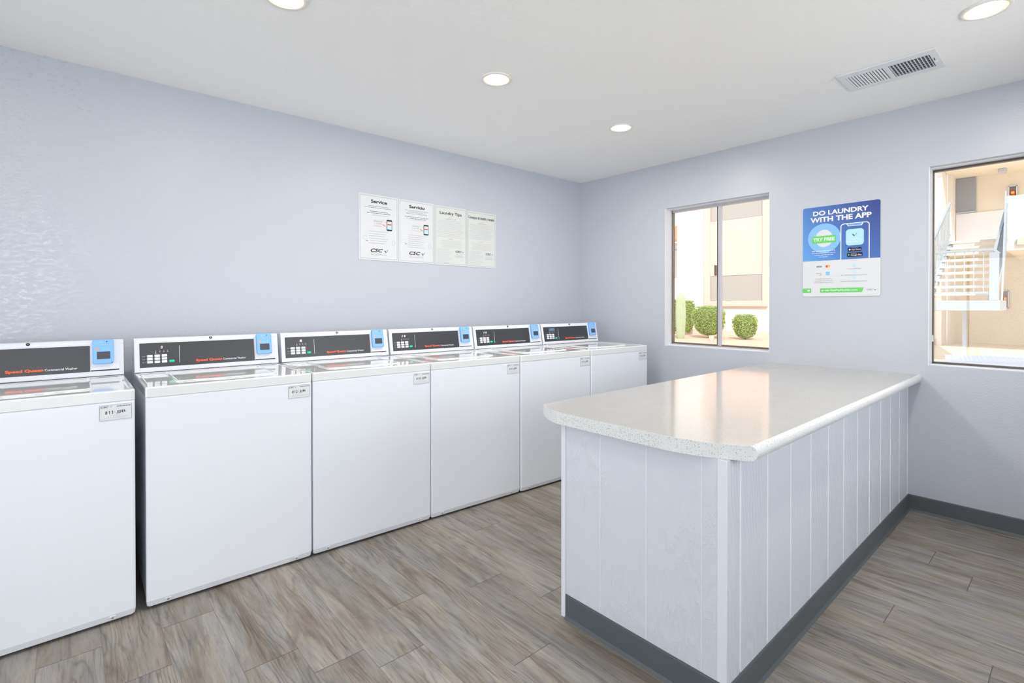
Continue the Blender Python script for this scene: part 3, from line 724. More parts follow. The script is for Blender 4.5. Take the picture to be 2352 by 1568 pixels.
wall_notice('wall_notice', -2.0135, -1.709, 1.555, 2.014, 'white notice headed Servicio, second from the left above the washers', lambda m, F: service(m, F, .306, 'Servicio', (-1.926, -1.793), 200, 1))
def tips(P, F, x0, x1, title, tu, tz, cm, seed):
    m = P['title']; text(m, F, title, tu[0], tu[1], tz[0], tz[1], n_, 'black_ink', .018); c = (x0 + x1) / 2; m = P['body_text']
    words(m, F, c - .025, c + .022, tz[0] - .018, .0055, n_, cm, seed); words(m, F, c - .045, c + .045, tz[0] - .029, .0036, n_, 'grey_ink', seed + 1)
    z = tz[0] - .042; k = 2
    while z > 1.770: words(m, F, x0 + .022 + (k % 3) * .008, x1 - .030 - (k % 4) * .010, z, .0030, n_, 'light_ink', seed + k); z -= .0125; k += 1
    words(m, F, c - .022, c + .020, 1.756, .0055, n_, cm, seed + k)
    z = 1.742
    while z > 1.692: words(m, F, x0 + .045 + (k % 3) * .01, x1 - .05, z, .0030, n_, 'light_ink', seed + k); z -= .012; k += 1
    z = 1.678
    while z > 1.562: words(m, F, x0 + .022, x0 + .165 - (k % 4) * .012, z, .0032, n_, 'light_ink', seed + k); z -= .0118; k += 1
    cx = x1 - .110
    m = P['logo']; text(m, F, 'CSC', cx, cx + .060, 1.656, 1.672, n_, 'black_ink', .03, .3); check(m, F, cx + .064, 1.655, .016, n_, 'navy', 'teal')
    for q in range(3): words(m, F, cx - .004, cx + .070, 1.637 - q * .010, .0030, n_, 'light_ink', seed + 60 + q)
    quad(m, F, cx - .004, x1 - .0, 1.623, 1.6242, n_, 'light_ink')
wall_notice('wall_notice', -1.706, -1.4015, 1.552, 2.010, 'white notice headed Laundry Tips, third from the left above the washers', lambda m, F: tips(m, F, -1.706, -1.4015, 'Laundry Tips', (-1.658, -1.451), (1.940, 1.970), 'red_pale', 300), 'sign_warm')
wall_notice('wall_notice', -1.3985, -1.096, 1.549, 2.003, 'white notice headed Consejos de lavado y secado, rightmost of four', lambda m, F: tips(m, F, -1.3985, -1.096, 'Consejos de lavado y secado', (-1.384, -1.113), (1.936, 1.967), 'orange_pale', 400), 'sign_warm')

# ---------------------------------------------------------------- blue sign between the windows
t = empty('laundry_app_sign', (-.001, -2.243, 1.298), label='blue and white sign reading DO LAUNDRY WITH THE APP between the windows', cat='sign'); P0 = Vector(t.location)
F = frame(Vector((0, 0, 0)) - P0, (0, -1, 0), (0, 0, 1), (-1, 0, 0))      # u = -y
m = MB(); slab(m, F, 2.0195, 2.4655, 1.298, 1.9055, .0005, .004, .014, .0006, 'sign'); m.build('board', t)
m = MB(); top = [(u, v) for u, v in rrect2(2.0205, 2.4645, 1.539, 1.9045, .013, 5)]
top = [(u, v) for u, v in top if v > 1.56]; top = [(2.4645, 1.539)] + top + [(2.0205, 1.539)]
poly(m, F, top, .0044, 'poster_blue'); bg = m.build('blue_field', t)
# keep the printed gradient in room coordinates
bg.data.transform(Matrix.Translation(P0)); bg.location = -P0
m = MB(); n = .0049
text(m, F, 'DO LAUNDRY', 2.083, 2.402, 1.8435, 1.8755, n, 'white_ink', .035); text(m, F, 'WITH THE APP', 2.067, 2.418, 1.7985, 1.8330, n, 'white_ink', .035); m.build('headline', t)
m = MB(); disc(m, F, 2.150, 1.690, .098, .0047, 'skyblue', 48)
pts = [((2.150 + (.053 if k % 2 else .050) * math.cos(2 * PI * k / 48)), 1.688 + (.060 if k % 2 else .0565) * math.sin(2 * PI * k / 48)) for k in range(48)]
poly(m, F, pts, .0049, 'sign'); slab(m, F, 2.077, 2.221, 1.657, 1.706, .0049, .0054, .006, .0001, 'lime'); text(m, F, 'TRY FREE', 2.085, 2.213, 1.6710, 1.6930, .0058, 'white_ink', .03); m.build('try_free_badge', t)
m = MB(); R1 = rrect2(2.246, 2.408, 1.500, 1.774, .020, 6); R2 = rrect2(2.2515, 2.4025, 1.500, 1.7685, .015, 6); R1 = [(u, max(v, 1.5395)) for u, v in R1[:14]]; R2 = [(u, max(v, 1.5395)) for u, v in R2[:14]]
a1 = [(2.408, 1.5395)] + R1 + [(2.246, 1.5395)]; a2 = [(2.4025, 1.5395)] + R2 + [(2.2515, 1.5395)]; K = len(a1)
m.add([F(u, v, n) for u, v in a1 + a2], [(i, i + 1, K + i + 1, K + i) for i in range(K - 1)], 'white_ink')
poly(m, F, [(2.280, 1.7690), (2.374, 1.7690), (2.366, 1.7530), (2.290, 1.7530)], n, 'white_ink'); poly(m, F, [(2.285, 1.7690), (2.369, 1.7690), (2.362, 1.7570), (2.293, 1.7570)], n + .0004, 'poster_blue')
slab(m, F, 2.277, 2.377, 1.628, 1.734, .0049, .0053, .020, .0001, 'icon_blue'); check(m, F, 2.312, 1.684, .028, .0057, 'navy', 'lime')
text(m, F, 'CSCPay', 2.297, 2.353, 1.662, 1.674, .0057, 'white_ink'); text(m, F, 'mobile', 2.300, 2.345, 1.648, 1.657, .0057, 'white_ink')
slab(m, F, 2.288, 2.364, 1.588, 1.6145, .0049, .0053, .004, .0001, 'black_ink'); text(m, F, 'App Store', 2.308, 2.360, 1.5935, 1.6035, .0057, 'white_ink', .01); disc(m, F, 2.299, 1.6005, .0052, .0057, 'white_ink', 12)
slab(m, F, 2.284, 2.370, 1.5535, 1.5800, .0049, .0053, .004, .0001, 'black_ink'); text(m, F, 'Google Play', 2.306, 2.366, 1.5570, 1.5690, .0057, 'white_ink', .01); poly(m, F, [(2.290, 1.560), (2.290, 1.573), (2.301, 1.5665)], .0057, 'lime')
words(m, F, 2.310, 2.345, 1.6085, .0022, .0057, 'white_ink', 2); words(m, F, 2.308, 2.338, 1.5740, .0022, .0057, 'white_ink', 3)
m.build('phone_picture', t)
m = MB()
words(m, F, 2.078, 2.216, 1.6020, .0060, n, 'white_ink', 11)
for k, (a, b) in enumerate(((2.076, 2.218), (2.090, 2.206), (2.118, 2.176))): words(m, F, a, b, 1.5885 - k * .0130, .0040, n, 'white_ink', 12 + k)
text(m, F, 'VISA', 2.104, 2.137, 1.494, 1.505, n, 'navy', .02, .3)
disc(m, F, 2.168, 1.4995, .0085, n, 'red', 18); disc(m, F, 2.180, 1.4995, .0085, n + .0003, 'yellow', 18)
text(m, F, 'DISCOVER', 2.104, 2.136, 1.450, 1.456, n, 'grey_ink'); poly(m, F, [(2.118, 1.440), (2.137, 1.440), (2.137, 1.449)], n, 'orange_pale')
slab(m, F, 2.161, 2.184, 1.440, 1.463, .0045, n, .002, .0001, 'skyblue'); words(m, F, 2.164, 2.181, 1.449, .004, n + .0004, 'sign', 5)
for k, (a, b) in enumerate(((2.098, 2.196), (2.092, 2.204), (2.086, 2.208))): words(m, F, a, b, 1.414 - k * .0125, .0044, n, 'light_ink', 41 + k)
for k, (z, a, b) in enumerate(((1.497, 2.285, 2.362), (1.457, 2.250, 2.398), (1.417, 2.247, 2.398))): disc(m, F, 2.324, z, .0095, n, 'icon_blue', 18); words(m, F, a, b, z - .0235, .0046, n, 'light_ink', 51 + k)
m.build('payment_details', t)
m = MB(); poly(m, F, [(2.0200, 1.3235), (2.367, 1.3235), (2.377, 1.3535), (2.0200, 1.3535)], .0046, 'lime')
slab(m, F, 2.073, 2.127, 1.3125, 1.3635, .0046, .0050, .003, .0001, 'sign')
text(m, F, 'or visit', 2.136, 2.182, 1.3335, 1.3440, .0051, 'white_ink', .01); text(m, F, 'GetPayMobile.com', 2.188, 2.342, 1.3315, 1.3450, .0051, 'white_ink', .02); slab(m, F, 2.050, 2.064, 1.333, 1.344, .0046, .0051, .002, .0001, 'white_ink')
text(m, F, 'CSC', 2.394, 2.428, 1.334, 1.344, .0051, 'grey_ink', .01, .3); check(m, F, 2.432, 1.332, .015, .0051, 'navy', 'lime')
m.build('green_footer', t)

# ---------------------------------------------------------------- folding counter (peninsula against the window wall)
IX, IL, IR = -2.344, -1.935, -2.607
ZB, ZT = .778, .8235
t = empty('folding_counter', ((IX) / 2, (IL + IR) / 2, 0), label='grey panelled folding counter with a speckled top, standing against the window wall', cat='counter'); P0 = Vector(t.location)
def pb(m, name, **k):
    o = m.build(name, t, **k); o.data.transform(Matrix.Translation(-P0)); return o
def grooved(F, L_, grooves, z0, z1, gw=.0080, gd=.0022, gc=.0012, gm='groove'):
    # board face with square vertical grooves, one mesh
    m = MB(); us = [0]
    prof = [(0, 0)]
    for g in grooves: prof += [(g - gw / 2, 0), (g - gw / 2 + gc, -gd), (g + gw / 2 - gc, -gd), (g + gw / 2, 0)]
    prof.append((L_, 0)); back = [(L_, -.014), (0, -.014)]
    m.loft([[F(u, z, n) for u, n in prof + back] for z in (z0, z1)], 'siding')
    e = .0003
    for g in grooves:
        q = [(g - gw / 2, e), (g - gw / 2 + gc, -gd + e), (g + gw / 2 - gc, -gd + e), (g + gw / 2, e)]
        m.add([F(u, z, n) for z in (z0, z1) for u, n in q], [(0, 1, 5, 4), (1, 2, 6, 5), (2, 3, 7, 6)], gm)  # lighter colour laid in the grooves in place of caught light
    return m
F = frame((0, IR, 0), (-1, 0, 0), (0, 0, 1), (0, -1, 0))
pb(grooved(F, 2.330, [.019 + .2035 * k for k in range(12)], .004, ZB - .0005, .011, .0050, .0035), 'side_panel')
F2 = frame((IX, IR, 0), (0, 1, 0), (0, 0, 1), (-1, 0, 0))
pb(grooved(F2, IL - IR, [.083, .284, .484], .004, ZB - .0005, .0055, .0018, .0012, 'trim'), 'end_panel')
F3 = frame((-2.330, IL, 0), (1, 0, 0), (0, 0, 1), (0, 1, 0))
pb(grooved(F3, 2.330, [.1 + .2035 * k for k in range(11)], .004, ZB - .0005), 'washer_side_panel')
m = MB(); m.box(IX + .0145, -.001, IR + .0145, IL - .0145, .03, ZB - .02, 'trim'); pb(m, 'inner_frame')
m = MB(); m.box(IX - .0055, IX, IR - .0005, IR + .029, .1, ZB - .0008, 'trim'); pb(m, 'corner_trim', bevel=.0015)
m = MB(); m.box(IX - .006, IX + .004, IL - .018, IL + .004, .0015, ZB - .0008, 'trim'); pb(m, 'corner_trim', bevel=.002)
# rubber baseboard around the end and the right side
m = MB(); prof = [(0, .0), (.013, .0), (.010, .004), (.0055, .012), (.005, .090), (.0035, .0955), (0, .0958)]
path = [((IX, IL - .0185), (-1, 0)), ((IX, IR), (-1, -1)), ((-.0045, IR), (0, -1))]
m.loft([[(px + dx * a, py + dy * a, z) for a, z in prof] for (px, py), (dx, dy) in path], 'base'); pb(m, 'baseboard')
# countertop: flat end with rounded corners, rolled edge on the long sides
YR, YL, XE = -2.672, -1.782, -2.384
def section(x, yl, yr, sq=0):
    r = .0165; pts = []
    if not sq:
        for k in range(7):
            a = math.radians(-90 + 180 * k / 6); pts.append((x, yr - 0 + r - r * math.cos(a) if 0 else yr + r - r * math.cos(a), (ZB + ZT) / 2 + ((ZT - ZB) / 2) * math.sin(a)))
        for k in range(7):
            a = math.radians(90 - 180 * k / 6); pts.append((x, yl - r + r * math.cos(a), (ZB + ZT) / 2 + ((ZT - ZB) / 2) * math.sin(a)))
    return pts
m = MB()
# stations from the wall to the square-cut end; the end follows the cut-back corners
xs = [-.0005, -.6, -1.2, -1.8, -2.2]
rings = [section(x, YL, YR) for x in xs]
def endx(y):                                   # plan of the cut end: flat with swept near corner and clipped far corner
    a = (y - YR) / (YL - YR)                   # 0 at right (near) side, 1 at the washer side
    x = XE
    if a < .32: q = (1 - a / .32); x = XE + .098 * q ** 2.0
    if a > .80: q = (a - .80) / .20; x = XE + .085 * q ** 1.8
    return x
def profy(k, n=7):
    pass
# one closed grid: cross-section points, last ring placed on the cut line
yt = [YR + (YL - YR) * k / 40 for k in range(41)]
def sec_pts():
    r = .0165; hz = (ZT - ZB) / 2; cz = (ZB + ZT) / 2; top = []; bot = []
    # right rolled nose (bottom -> top)
    nose_r = [(YR + r - r * math.cos(math.radians(a)), cz + hz * math.sin(math.radians(a))) for a in range(-90, 91, 15)]
    nose_l = [(YL - r + r * math.cos(math.radians(a)), cz + hz * math.sin(math.radians(a))) for a in range(90, -91, -15)]
    tops = [(y, ZT) for y in yt if YR + r + .004 < y < YL - r - .004]
    bots = [(y, ZB) for y in reversed(yt) if YR + r + .004 < y < YL - r - .004]
    return nose_r, tops, nose_l, bots
nr, tp, nl, bt = sec_pts(); ring0 = nr + tp + nl + bt; NR = len(ring0)
stations = [[(x, y, z) for y, z in ring0] for x in (-.0005, -1.0, -2.1)]
stations.append([(endx(y) + .02, y, z) for y, z in ring0])
stations.append([(endx(y), y, z) for y, z in ring0])
m.loft(stations, 'lam_top', True, False)
# edge strip of lighter laminate on the sawn end and the rolled noses
for i, f in enumerate(m.f):
    zs = [m.v[j] for j in f]
    ys = [p[1] for p in zs]
    if max(ys) < YR + .0168 or min(ys) > YL - .0168: m.m[i] = m.mi('lam_edge')
a_ = [Vector((endx(y), y, z)) for y, z in ring0]
nc = len(nr); ln = len(tp)
upper = nr[nc // 2:] + tp + nl[:nc // 2 + 1]; lower = list(reversed(nr[:nc // 2 + 1])) + list(reversed(bt)) + list(reversed(nl[nc // 2:]))
K = len(upper)
e_ = .0015
m.add([(endx(y) - e_, y, z) for y, z in upper] + [(endx(y) - e_, y, z) for y, z in lower], [(i, i + 1, K + i + 1, K + i) for i in range(K - 1)], 'lam_edge')
m.add([(endx(y), y, z) for y, z in ring0] + [(endx(y) - e_, y, z) for y, z in ring0], [(i, (i + 1) % NR, NR + (i + 1) % NR, NR + i) for i in range(NR)], 'lam_edge')
pb(m, 'countertop', label='speckled beige laminate top with pale edge')

# ---------------------------------------------------------------- outdoors
m = MB(); m.box(T, 40, 1.2, 30, -.12, -.02, 'gravel'); tag(m.build('gravel_ground'), 'tan desert gravel seen through the left window', 'ground', None, 'structure')
m = MB(); m.box(T, 40, -16, 1.2, -.12, -.02, 'concrete'); tag(m.build('patio_ground'), 'pale concrete paving seen through the right window', 'ground', None, 'structure')
# facing apartment building, main wing
b = empty('apartment_building', (16.5, 4, 0), label='cream stucco building with screened windows across the yard', cat='building'); P0 = Vector(b.location)
def eb(m, name, **k):
    o = m.build(name, b, **k); o.data.transform(Matrix.Translation(-P0)); return o
m = MB(); m.box(16.12, 17.0, -.42, 8.45, -.02, 6.2, 'stucco'); eb(m, 'wall')
m = MB(); m.box(16.0, 16.12, 4.635, 4.815, 1.14, 6.0, 'stucco_trim'); m.box(16.0, 16.12, 6.90, 7.16, 1.14, 6.0, 'stucco_trim'); m.box(16.0, 16.12, 4.815, 6.90, 1.14, 1.375, 'stucco_trim'); m.box(16.0, 16.12, 4.815, 6.90, 5.8, 6.0, 'stucco_trim')
eb(m, 'window_surround', bevel=.01)
m = MB(); m.box(16.06, 16.12, 4.815, 6.90, 2.37, 4.60, 'stucco_trim'); eb(m, 'spandrel_panel')
for z0, z1 in ((1.385, 2.36), (4.61, 5.79)):
    m = MB(); m.box(16.075, 16.119, 4.83, 6.885, z0, z1, 'shade_cloth'); w_ = eb(m, 'window_screen')
m = MB(); m.box(16.09, 16.12, -.3, 8.45, -.02, .16, 'stucco_trim'); eb(m, 'plinth')
b.rotation_euler = (0, 0, 0)
# neighbour with tiled roof at the far left
nb = empty('neighbouring_building', (25, 15, 0), label='sliver of rose building with terracotta roof at the left window edge', cat='building')
m = MB(); m.box(-.5, 6, -3, 8, -.02, 5.0, 'stucco_pink'); m.build('wall', nb)
m = MB(); m.add([(-1.0, -3.4, 5.0), (-1.0, 8.4, 5.0), (2.5, 8.4, 6.4), (2.5, -3.4, 6.4), (-1.0, -3.4, 5.15), (-1.0, 8.4, 5.15), (2.5, 8.4, 6.55), (2.5, -3.4, 6.55)], [(0, 1, 2, 3), (7, 6, 5, 4), (0, 4, 5, 1), (1, 5, 6, 2), (2, 6, 7, 3), (3, 7, 4, 0)], 'roof_tile'); m.build('roof', nb)
m = MB(); m.box(-.56, -.5, -2.6, -.4, 2.9, 4.6, 'shade_cloth'); m.build('window', nb)
# breezeway wing with stair
w = empty('breezeway_wing', (16, -3, 0), label='tan open breezeway wing with upper walkway behind the stairs', cat='building'); P1 = Vector(w.location)
def wb(m, name, **k):
    o = m.build(name, w, **k); o.data.transform(Matrix.Translation(-P1)); return o
m = MB(); m.box(18.0, 18.2, -12, -.43, -.02, 5.3, 'stucco_tan'); m.box(17.01, 18.0, -.50, -.43, -.02, 5.3, 'stucco'); wb(m, 'wall')
m = MB(); m.box(13.4, 18.0, -12, -2.03, 2.54, 2.86, 'stucco'); m.box(14.0, 18.0, -2.03, -.51, 2.66, 2.86, 'stucco'); wb(m, 'walkway_slab')
m = MB(); m.box(13.4, 13.6, -12, -2.03, 2.86, 3.86, 'stucco'); m.box(13.32, 13.4, -12, -2.22, 2.66, 2.82, 'stucco_trim'); wb(m, 'parapet')
m = MB(); m.box(15.9, 18.2, -12, -.43, 5.3, 5.6, 'stucco_tan'); wb(m, 'roof_slab')
m = MB(); m.box(17.93, 17.99, -.985, -.505, 4.20, 5.29, 'dark_pane'); m.box(17.90, 17.99, -.99, -.503, 4.16, 4.20, 'ext_grey'); wb(m, 'dark_window')
m = MB(); m.box(17.96, 17.99, -2.6, -.51, 2.87, 4.15, 'stucco_pink'); wb(m, 'wall_light_tint')  # rose panel over the tan wall, painting the indirect light on it
m = MB(); m.box(17.2, 17.5, -1.73, -1.55, 5.18, 5.30, 'ext_grey'); wb(m, 'porch_lamp', bevel=.02)
def extinguisher(y0, y1, z0, z1, label):
    cx = (y0 + y1) / 2
    e = empty('fire_extinguisher_cabinet', (17.9, cx, z0), label=label, cat='fire extinguisher cabinet', group='extinguisher cabinets on the breezeway walls'); h = z1 - z0; wd = abs(y1 - y0)
    m = MB(); t_ = .02
    m.box(-.08, .09, -wd / 2, -wd / 2 + t_, 0, h, 'sign'); m.box(-.08, .09, wd / 2 - t_, wd / 2, 0, h, 'sign'); m.box(-.08, .09, -wd / 2, wd / 2, 0, t_, 'sign'); m.box(-.08, .09, -wd / 2, wd / 2, h - t_, h, 'sign'); m.box(.08, .09, -wd / 2, wd / 2, 0, h, 'shade_cloth')
    m.build('cabinet_box', e)
    m = MB(); r = wd * .3
    m.loft([[(.0 + q * math.cos(2 * PI * i / 16), q * math.sin(2 * PI * i / 16), z) for i in range(16)] for q, z in ((r * .9, .03), (r, .06), (r, h * .55), (r * .5, h * .68), (r * .25, h * .72), (r * .25, h * .8))], 'red'); c = m.build('extinguisher', e, smooth=True)
    m = MB(); m.box(-r - .006, -r * .9, -r * .7, r * .7, h * .16, h * .32, 'sign'); m.box(-r - .006, -r * .9, -r * .7, r * .7, h * .45, h * .6, 'yellow'); m.build('label_patch', c)
extinguisher(-1.60, -1.755, 1.10, 1.65, 'open cabinet with red fire extinguisher on the ground floor wall')
extinguisher(-1.735, -1.925, 4.40, 4.84, 'upper fire extinguisher cabinet above the white parapet')

# outdoor stair
s = empty('outdoor_staircase', (11.5, -1.6, 0), label='white steel outdoor staircase with landing and balustrade', cat='staircase'); P2 = Vector(s.location)
def sb(m, name, **k):
    o = m.build(name, s, **k); o.data.transform(Matrix.Translation(-P2)); return o
YA, YB = -.95, -2.20
def bar(m, a, b_, r, mt):
    a, b_ = Vector(a), Vector(b_); d = (b_ - a).normalized(); u = d.cross(Vector((0, 0, 1)));
    if u.length < .01: u = Vector((1, 0, 0))
    u.normalize(); v = d.cross(u); R = [[p + u * (r * sx) + v * (r * sy) for sx, sy in ((-1, -1), (1, -1), (1, 1), (-1, 1))] for p in (a, b_)]
    m.loft(R, mt)
m = MB(); m.box(10.0, 11.2, YB, YA + .3, 1.10, 1.31, 'ext_white'); sb(m, 'landing', bevel=.01)
m = MB(); m.box(10.75, 10.85, -1.625, -1.545, -.02, 1.0985, 'ext_grey'); sb(m, 'post')
m = MB(); bar(m, (10.04, YA + .3, 2.33), (10.04, YB + .10, 2.33), .022, 'ext_white'); bar(m, (10.04, YA + .3, 1.47), (10.04, YB + .12, 1.47), .018, 'ext_white')
bar(m, (10.04, YB + .10, 2.33), (10.05, YB + .02, 2.24), .022, 'ext_white'); sb(m, 'front_rail')
for k in range(8):
    m = MB(); y = -.93 - k * .146; bar(m, (10.04, y, 1.48), (10.04, y, 2.315), .008, 'ext_white'); sb(m, 'baluster')
m = MB(); m.box(10.0, 10.06, YB + .02, YB + .16, 1.3105, 2.27, 'ext_white'); sb(m, 'newel_post')
zr = .1725; xr = .30
for k in range(9):
    m = MB(); x = 11.15 + k * xr; z = 1.31 + (k + 1) * zr
    m.box(x, x + .30, YB + .26, YA, z - .055, z, 'tread'); sb(m, 'tread')
for y in (YA + .03, YB + .22):
    m = MB(); bar(m, (11.0, y, 1.25), (13.9, y, 2.86), .06, 'ext_white'); sb(m, 'stringer')
for y in (YA + .04, YB + .16):
    m = MB(); bar(m, (10.9, y, 2.35), (13.9, y, 3.93), .025, 'ext_white'); bar(m, (10.9, y, 1.50), (13.9, y, 3.08), .018, 'ext_white')
    for k in range(18): x = 10.95 + k * .17; z = 1.50 + (x - 10.9) * .5267; bar(m, (x, y, z), (x, y, z + .85), .009, 'ext_white')
    sb(m, 'side_balustrade')
m = MB(); m.add([(10.10, YB, 1.31), (10.4, YB, 2.2), (13.4, -2.0, 4.0), (13.4, -2.0, 2.75), (10.10, YB - .03, 1.31), (10.4, YB - .03, 2.2), (13.4, -2.03, 4.0), (13.4, -2.03, 2.75)], [(0, 1, 2, 3), (7, 6, 5, 4), (0, 4, 5, 1), (1, 5, 6, 2), (2, 6, 7, 3), (3, 7, 4, 0)], 'ext_white'); sb(m, 'side_guard_panel')

# perforated table outside the right window
TC = [(2.53, -2.40), (3.27, -2.314), (4.10, -3.62), (3.36, -3.74)]
t = empty('outdoor_table', (3.3, -3.0, -.02), label='white perforated metal table just outside the right window', cat='table'); P3 = Vector(t.location)
m = MB(); bl, fl = Vector((3.27, -2.314, 0)), Vector((2.55, -2.42, 0)); d = Vector((.52, -.854, 0)); L_ = 1.6
G2 = lambda u, v, z: (fl + d * (u * L_) + (bl - fl) * v + Vector((0, 0, z)) - P3)
nu, nv = 44, 20
vs = []; fs = []
for i in range(nu):
    for j in range(nv):
        u0, u1, v0, v1 = i / nu, (i + 1) / nu, j / nv, (j + 1) / nv; g = .26
        a_, b_, c_, d_ = u0 + (u1 - u0) * g, u1 - (u1 - u0) * g, v0 + (v1 - v0) * g, v1 - (v1 - v0) * g; o_ = len(vs)
        vs += [G2(u0, v0, .70), G2(u1, v0, .70), G2(u1, v1, .70), G2(u0, v1, .70), G2(a_, c_, .70), G2(b_, c_, .70), G2(b_, d_, .70), G2(a_, d_, .70)]
        vs += [Vector(q) - Vector((0, 0, .004)) for q in vs[o_ + 4:o_ + 8]]
        fs += [(o_, o_ + 1, o_ + 5, o_ + 4), (o_ + 1, o_ + 2, o_ + 6, o_ + 5), (o_ + 2, o_ + 3, o_ + 7, o_ + 6), (o_ + 3, o_, o_ + 4, o_ + 7)]
        fs += [(o_ + 4 + q, o_ + 4 + (q + 1) % 4, o_ + 8 + (q + 1) % 4, o_ + 8 + q) for q in range(4)]
m.add(vs, fs, 'mesh_metal'); m.build('perforated_top', t)
m = MB(); e1 = [G2(0, 0, 0), G2(1, 0, 0), G2(1, 1, 0), G2(0, 1, 0)]
for i in range(4):
    p, q = e1[i], e1[(i + 1) % 4]; m.loft([[p + Vector((0, 0, .70)), p + Vector((0, 0, .655)), q + Vector((0, 0, .655)), q + Vector((0, 0, .70))], [x_ + (G2(.5, .5, 0) - x_).normalized() * .02 + Vector((0, 0, zz)) for x_, zz in ((p, .699), (p, .656), (q, .656), (q, .699))]], 'mesh_edge')
m.build('edge_band', t)
for u, v in ((.1, .15), (.9, .15), (.9, .85), (.1, .85)):
    m = MB(); p = G2(u, v, 0); m.box(p.x - .02, p.x + .02, p.y - .02, p.y + .02, 0.0, .6945 - 0.0, 'ext_grey'); m.build('leg', t)

# plants
def shrub(name, x, y, wd, dp, h, z0, label, seed, flare=.0, n=6500, stem=.08):
    rnd = random.Random(seed); t = empty(name, (x, y, -.02), label=label, cat='shrub', group='clipped shrubs outside the left window')
    m = MB(); sh = []
    def surf(a, q):      # a angle, q 0..1 height; boxy-round clipped form
        r = (1 - abs(2 * q - 1) ** 3.2) ** .45; r *= (1 - flare * (1 - q)); ripple = 1 + .06 * math.sin(5 * a + 7 * q) + .05 * math.sin(11 * a - 9 * q + seed)
        return Vector((dp / 2 * r * ripple * math.cos(a), wd / 2 * r * ripple * math.sin(a), z0 + (h - z0) * q))
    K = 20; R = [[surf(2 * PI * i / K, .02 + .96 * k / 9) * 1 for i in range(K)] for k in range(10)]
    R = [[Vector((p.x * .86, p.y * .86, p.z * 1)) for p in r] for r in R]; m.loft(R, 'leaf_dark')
    vs = []; fs = []
    for k in range(n):
        a = rnd.uniform(0, 2 * PI); q = rnd.random(); p = surf(a, q) * 1; s_ = rnd.uniform(.86, 1.03); p.x *= s_; p.y *= s_
        if q > .9: t_ = rnd.random() ** .5 * .72; p = Vector((dp / 2 * t_ * math.cos(a), wd / 2 * t_ * math.sin(a), h * (1.0 - .05 * t_) + rnd.uniform(-.03, .015)))
        L_ = rnd.uniform(.016, .030); d1 = Vector((rnd.gauss(0, 1), rnd.gauss(0, 1), rnd.gauss(0, 1))).normalized(); d2 = d1.cross(Vector((rnd.gauss(0, 1), rnd.gauss(0, 1), rnd.gauss(0, 1)))).normalized()
        o_ = len(vs); vs += [p - d1 * L_, p + d2 * L_ * .5, p + d1 * L_, p - d2 * L_ * .5]; fs.append((o_, o_ + 1, o_ + 2, o_ + 3))
    m.add(vs, fs, 'leaf'); m.keep = True; m.build('foliage', t)
    m = MB(); K = 8
    m.loft([[(r * math.cos(2 * PI * i / K) + ox, r * math.sin(2 * PI * i / K), z) for i in range(K)] for r, ox, z in ((.05, 0, 0), (.035, .02, z0 * .5), (.03, .0, z0 + .15))], 'bark'); m.build('stem', t)
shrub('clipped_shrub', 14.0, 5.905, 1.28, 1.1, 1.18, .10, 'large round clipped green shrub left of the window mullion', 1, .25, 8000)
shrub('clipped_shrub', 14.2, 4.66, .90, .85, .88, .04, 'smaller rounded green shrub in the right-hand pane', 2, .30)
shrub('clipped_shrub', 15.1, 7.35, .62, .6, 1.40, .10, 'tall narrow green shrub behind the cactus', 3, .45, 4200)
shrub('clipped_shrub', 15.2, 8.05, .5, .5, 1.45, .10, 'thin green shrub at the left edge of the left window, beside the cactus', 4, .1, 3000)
t = empty('column_cactus', (12.9, 6.40, -.02), label='pale green ribbed column cactus behind the left window', cat='cactus')
m = MB(); K = 72; rings = []
for r, z in ((.10, 0), (.13, .1), (.155, .5), (.165, 1.0), (.150, 1.35), (.125, 1.52), (.085, 1.62), (.03, 1.655)):
    rings.append([(r * (1 + .10 * math.cos(14 * 2 * PI * i / K)) * math.cos(2 * PI * i / K), r * (1 + .10 * math.cos(14 * 2 * PI * i / K)) * math.sin(2 * PI * i / K), z) for i in range(K)])
m.loft(rings, 'cactus'); m.build('ribbed_stem', t, smooth=True)
t = empty('garden_urn', (12.3, 4.93, -.02), label='small tan garden pot beside the large shrub', cat='pot')
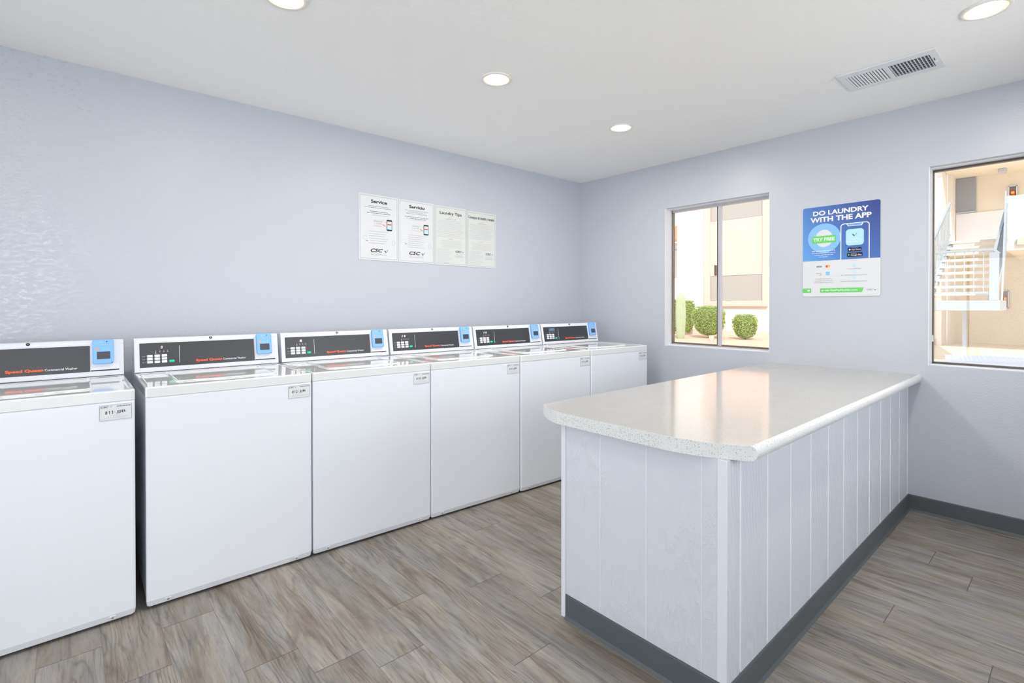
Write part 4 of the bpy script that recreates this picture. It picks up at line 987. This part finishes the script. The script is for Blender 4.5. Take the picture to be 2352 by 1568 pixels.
m = MB(); K = 20; m.loft([[(r * math.cos(2 * PI * i / K), r * math.sin(2 * PI * i / K), z) for i in range(K)] for r, z in ((.05, 0), (.08, .06), (.09, .12), (.08, .16), (.095, .18), (.095, .20), (.07, .20), (.06, .17))], 'stucco_trim'); m.build('bowl', t, smooth=True)

# ---------------------------------------------------------------- light
sun = bpy.data.lights.new('sun', 'SUN'); sun.energy = 3.5; sun.angle = .009; sun.color = (1, .95, .87)
so = bpy.data.objects.new('sun', sun); C.objects.link(so)
so.rotation_euler = Vector((.62, .42, -.66)).to_track_quat('-Z', 'Y').to_euler()
wd = bpy.data.worlds.new('world'); SC.world = wd; wd.use_nodes = True
bgn = wd.node_tree.nodes['Background']; bgn.inputs[0].default_value = (.80, .89, 1, 1); bgn.inputs[1].default_value = 1.3

# ---------------------------------------------------------------- camera
cam = bpy.data.cameras.new('camera'); co = bpy.data.objects.new('camera', cam); C.objects.link(co); SC.camera = co
yaw, pit, rol = math.radians(48.60622), math.radians(-.36369), math.radians(-.0302)
fw = Vector((math.cos(yaw) * math.cos(pit), math.sin(yaw) * math.cos(pit), math.sin(pit))); rt = Vector((math.sin(yaw), -math.cos(yaw), 0)); up = rt.cross(fw)
r2 = rt * math.cos(rol) + up * math.sin(rol); u2 = -rt * math.sin(rol) + up * math.cos(rol)
co.matrix_world = Matrix(((r2.x, u2.x, -fw.x, -3.83193), (r2.y, u2.y, -fw.y, -3.31617), (r2.z, u2.z, -fw.z, 1.250245), (0, 0, 0, 1)))
cam.sensor_width = 36; cam.sensor_fit = 'HORIZONTAL'; cam.lens = 36 * 1161.3916 / 2352
cam.shift_y = (704.5408 - 784) / 2352; cam.clip_start = .02
SC.view_settings.view_transform = 'Standard'; SC.view_settings.look = 'None'; SC.view_settings.exposure = .17; SC.view_settings.gamma = 1; SC.view_settings.use_curve_mapping = False
SC.cycles.max_bounces = 8; SC.cycles.diffuse_bounces = 6; SC.cycles.glossy_bounces = 4; SC.cycles.sample_clamp_indirect = 6; SC.cycles.transparent_max_bounces = 12
SC.cycles.use_denoising = True; SC.cycles.use_adaptive_sampling = True; SC.cycles.adaptive_threshold = .07; SC.cycles.adaptive_min_samples = 20
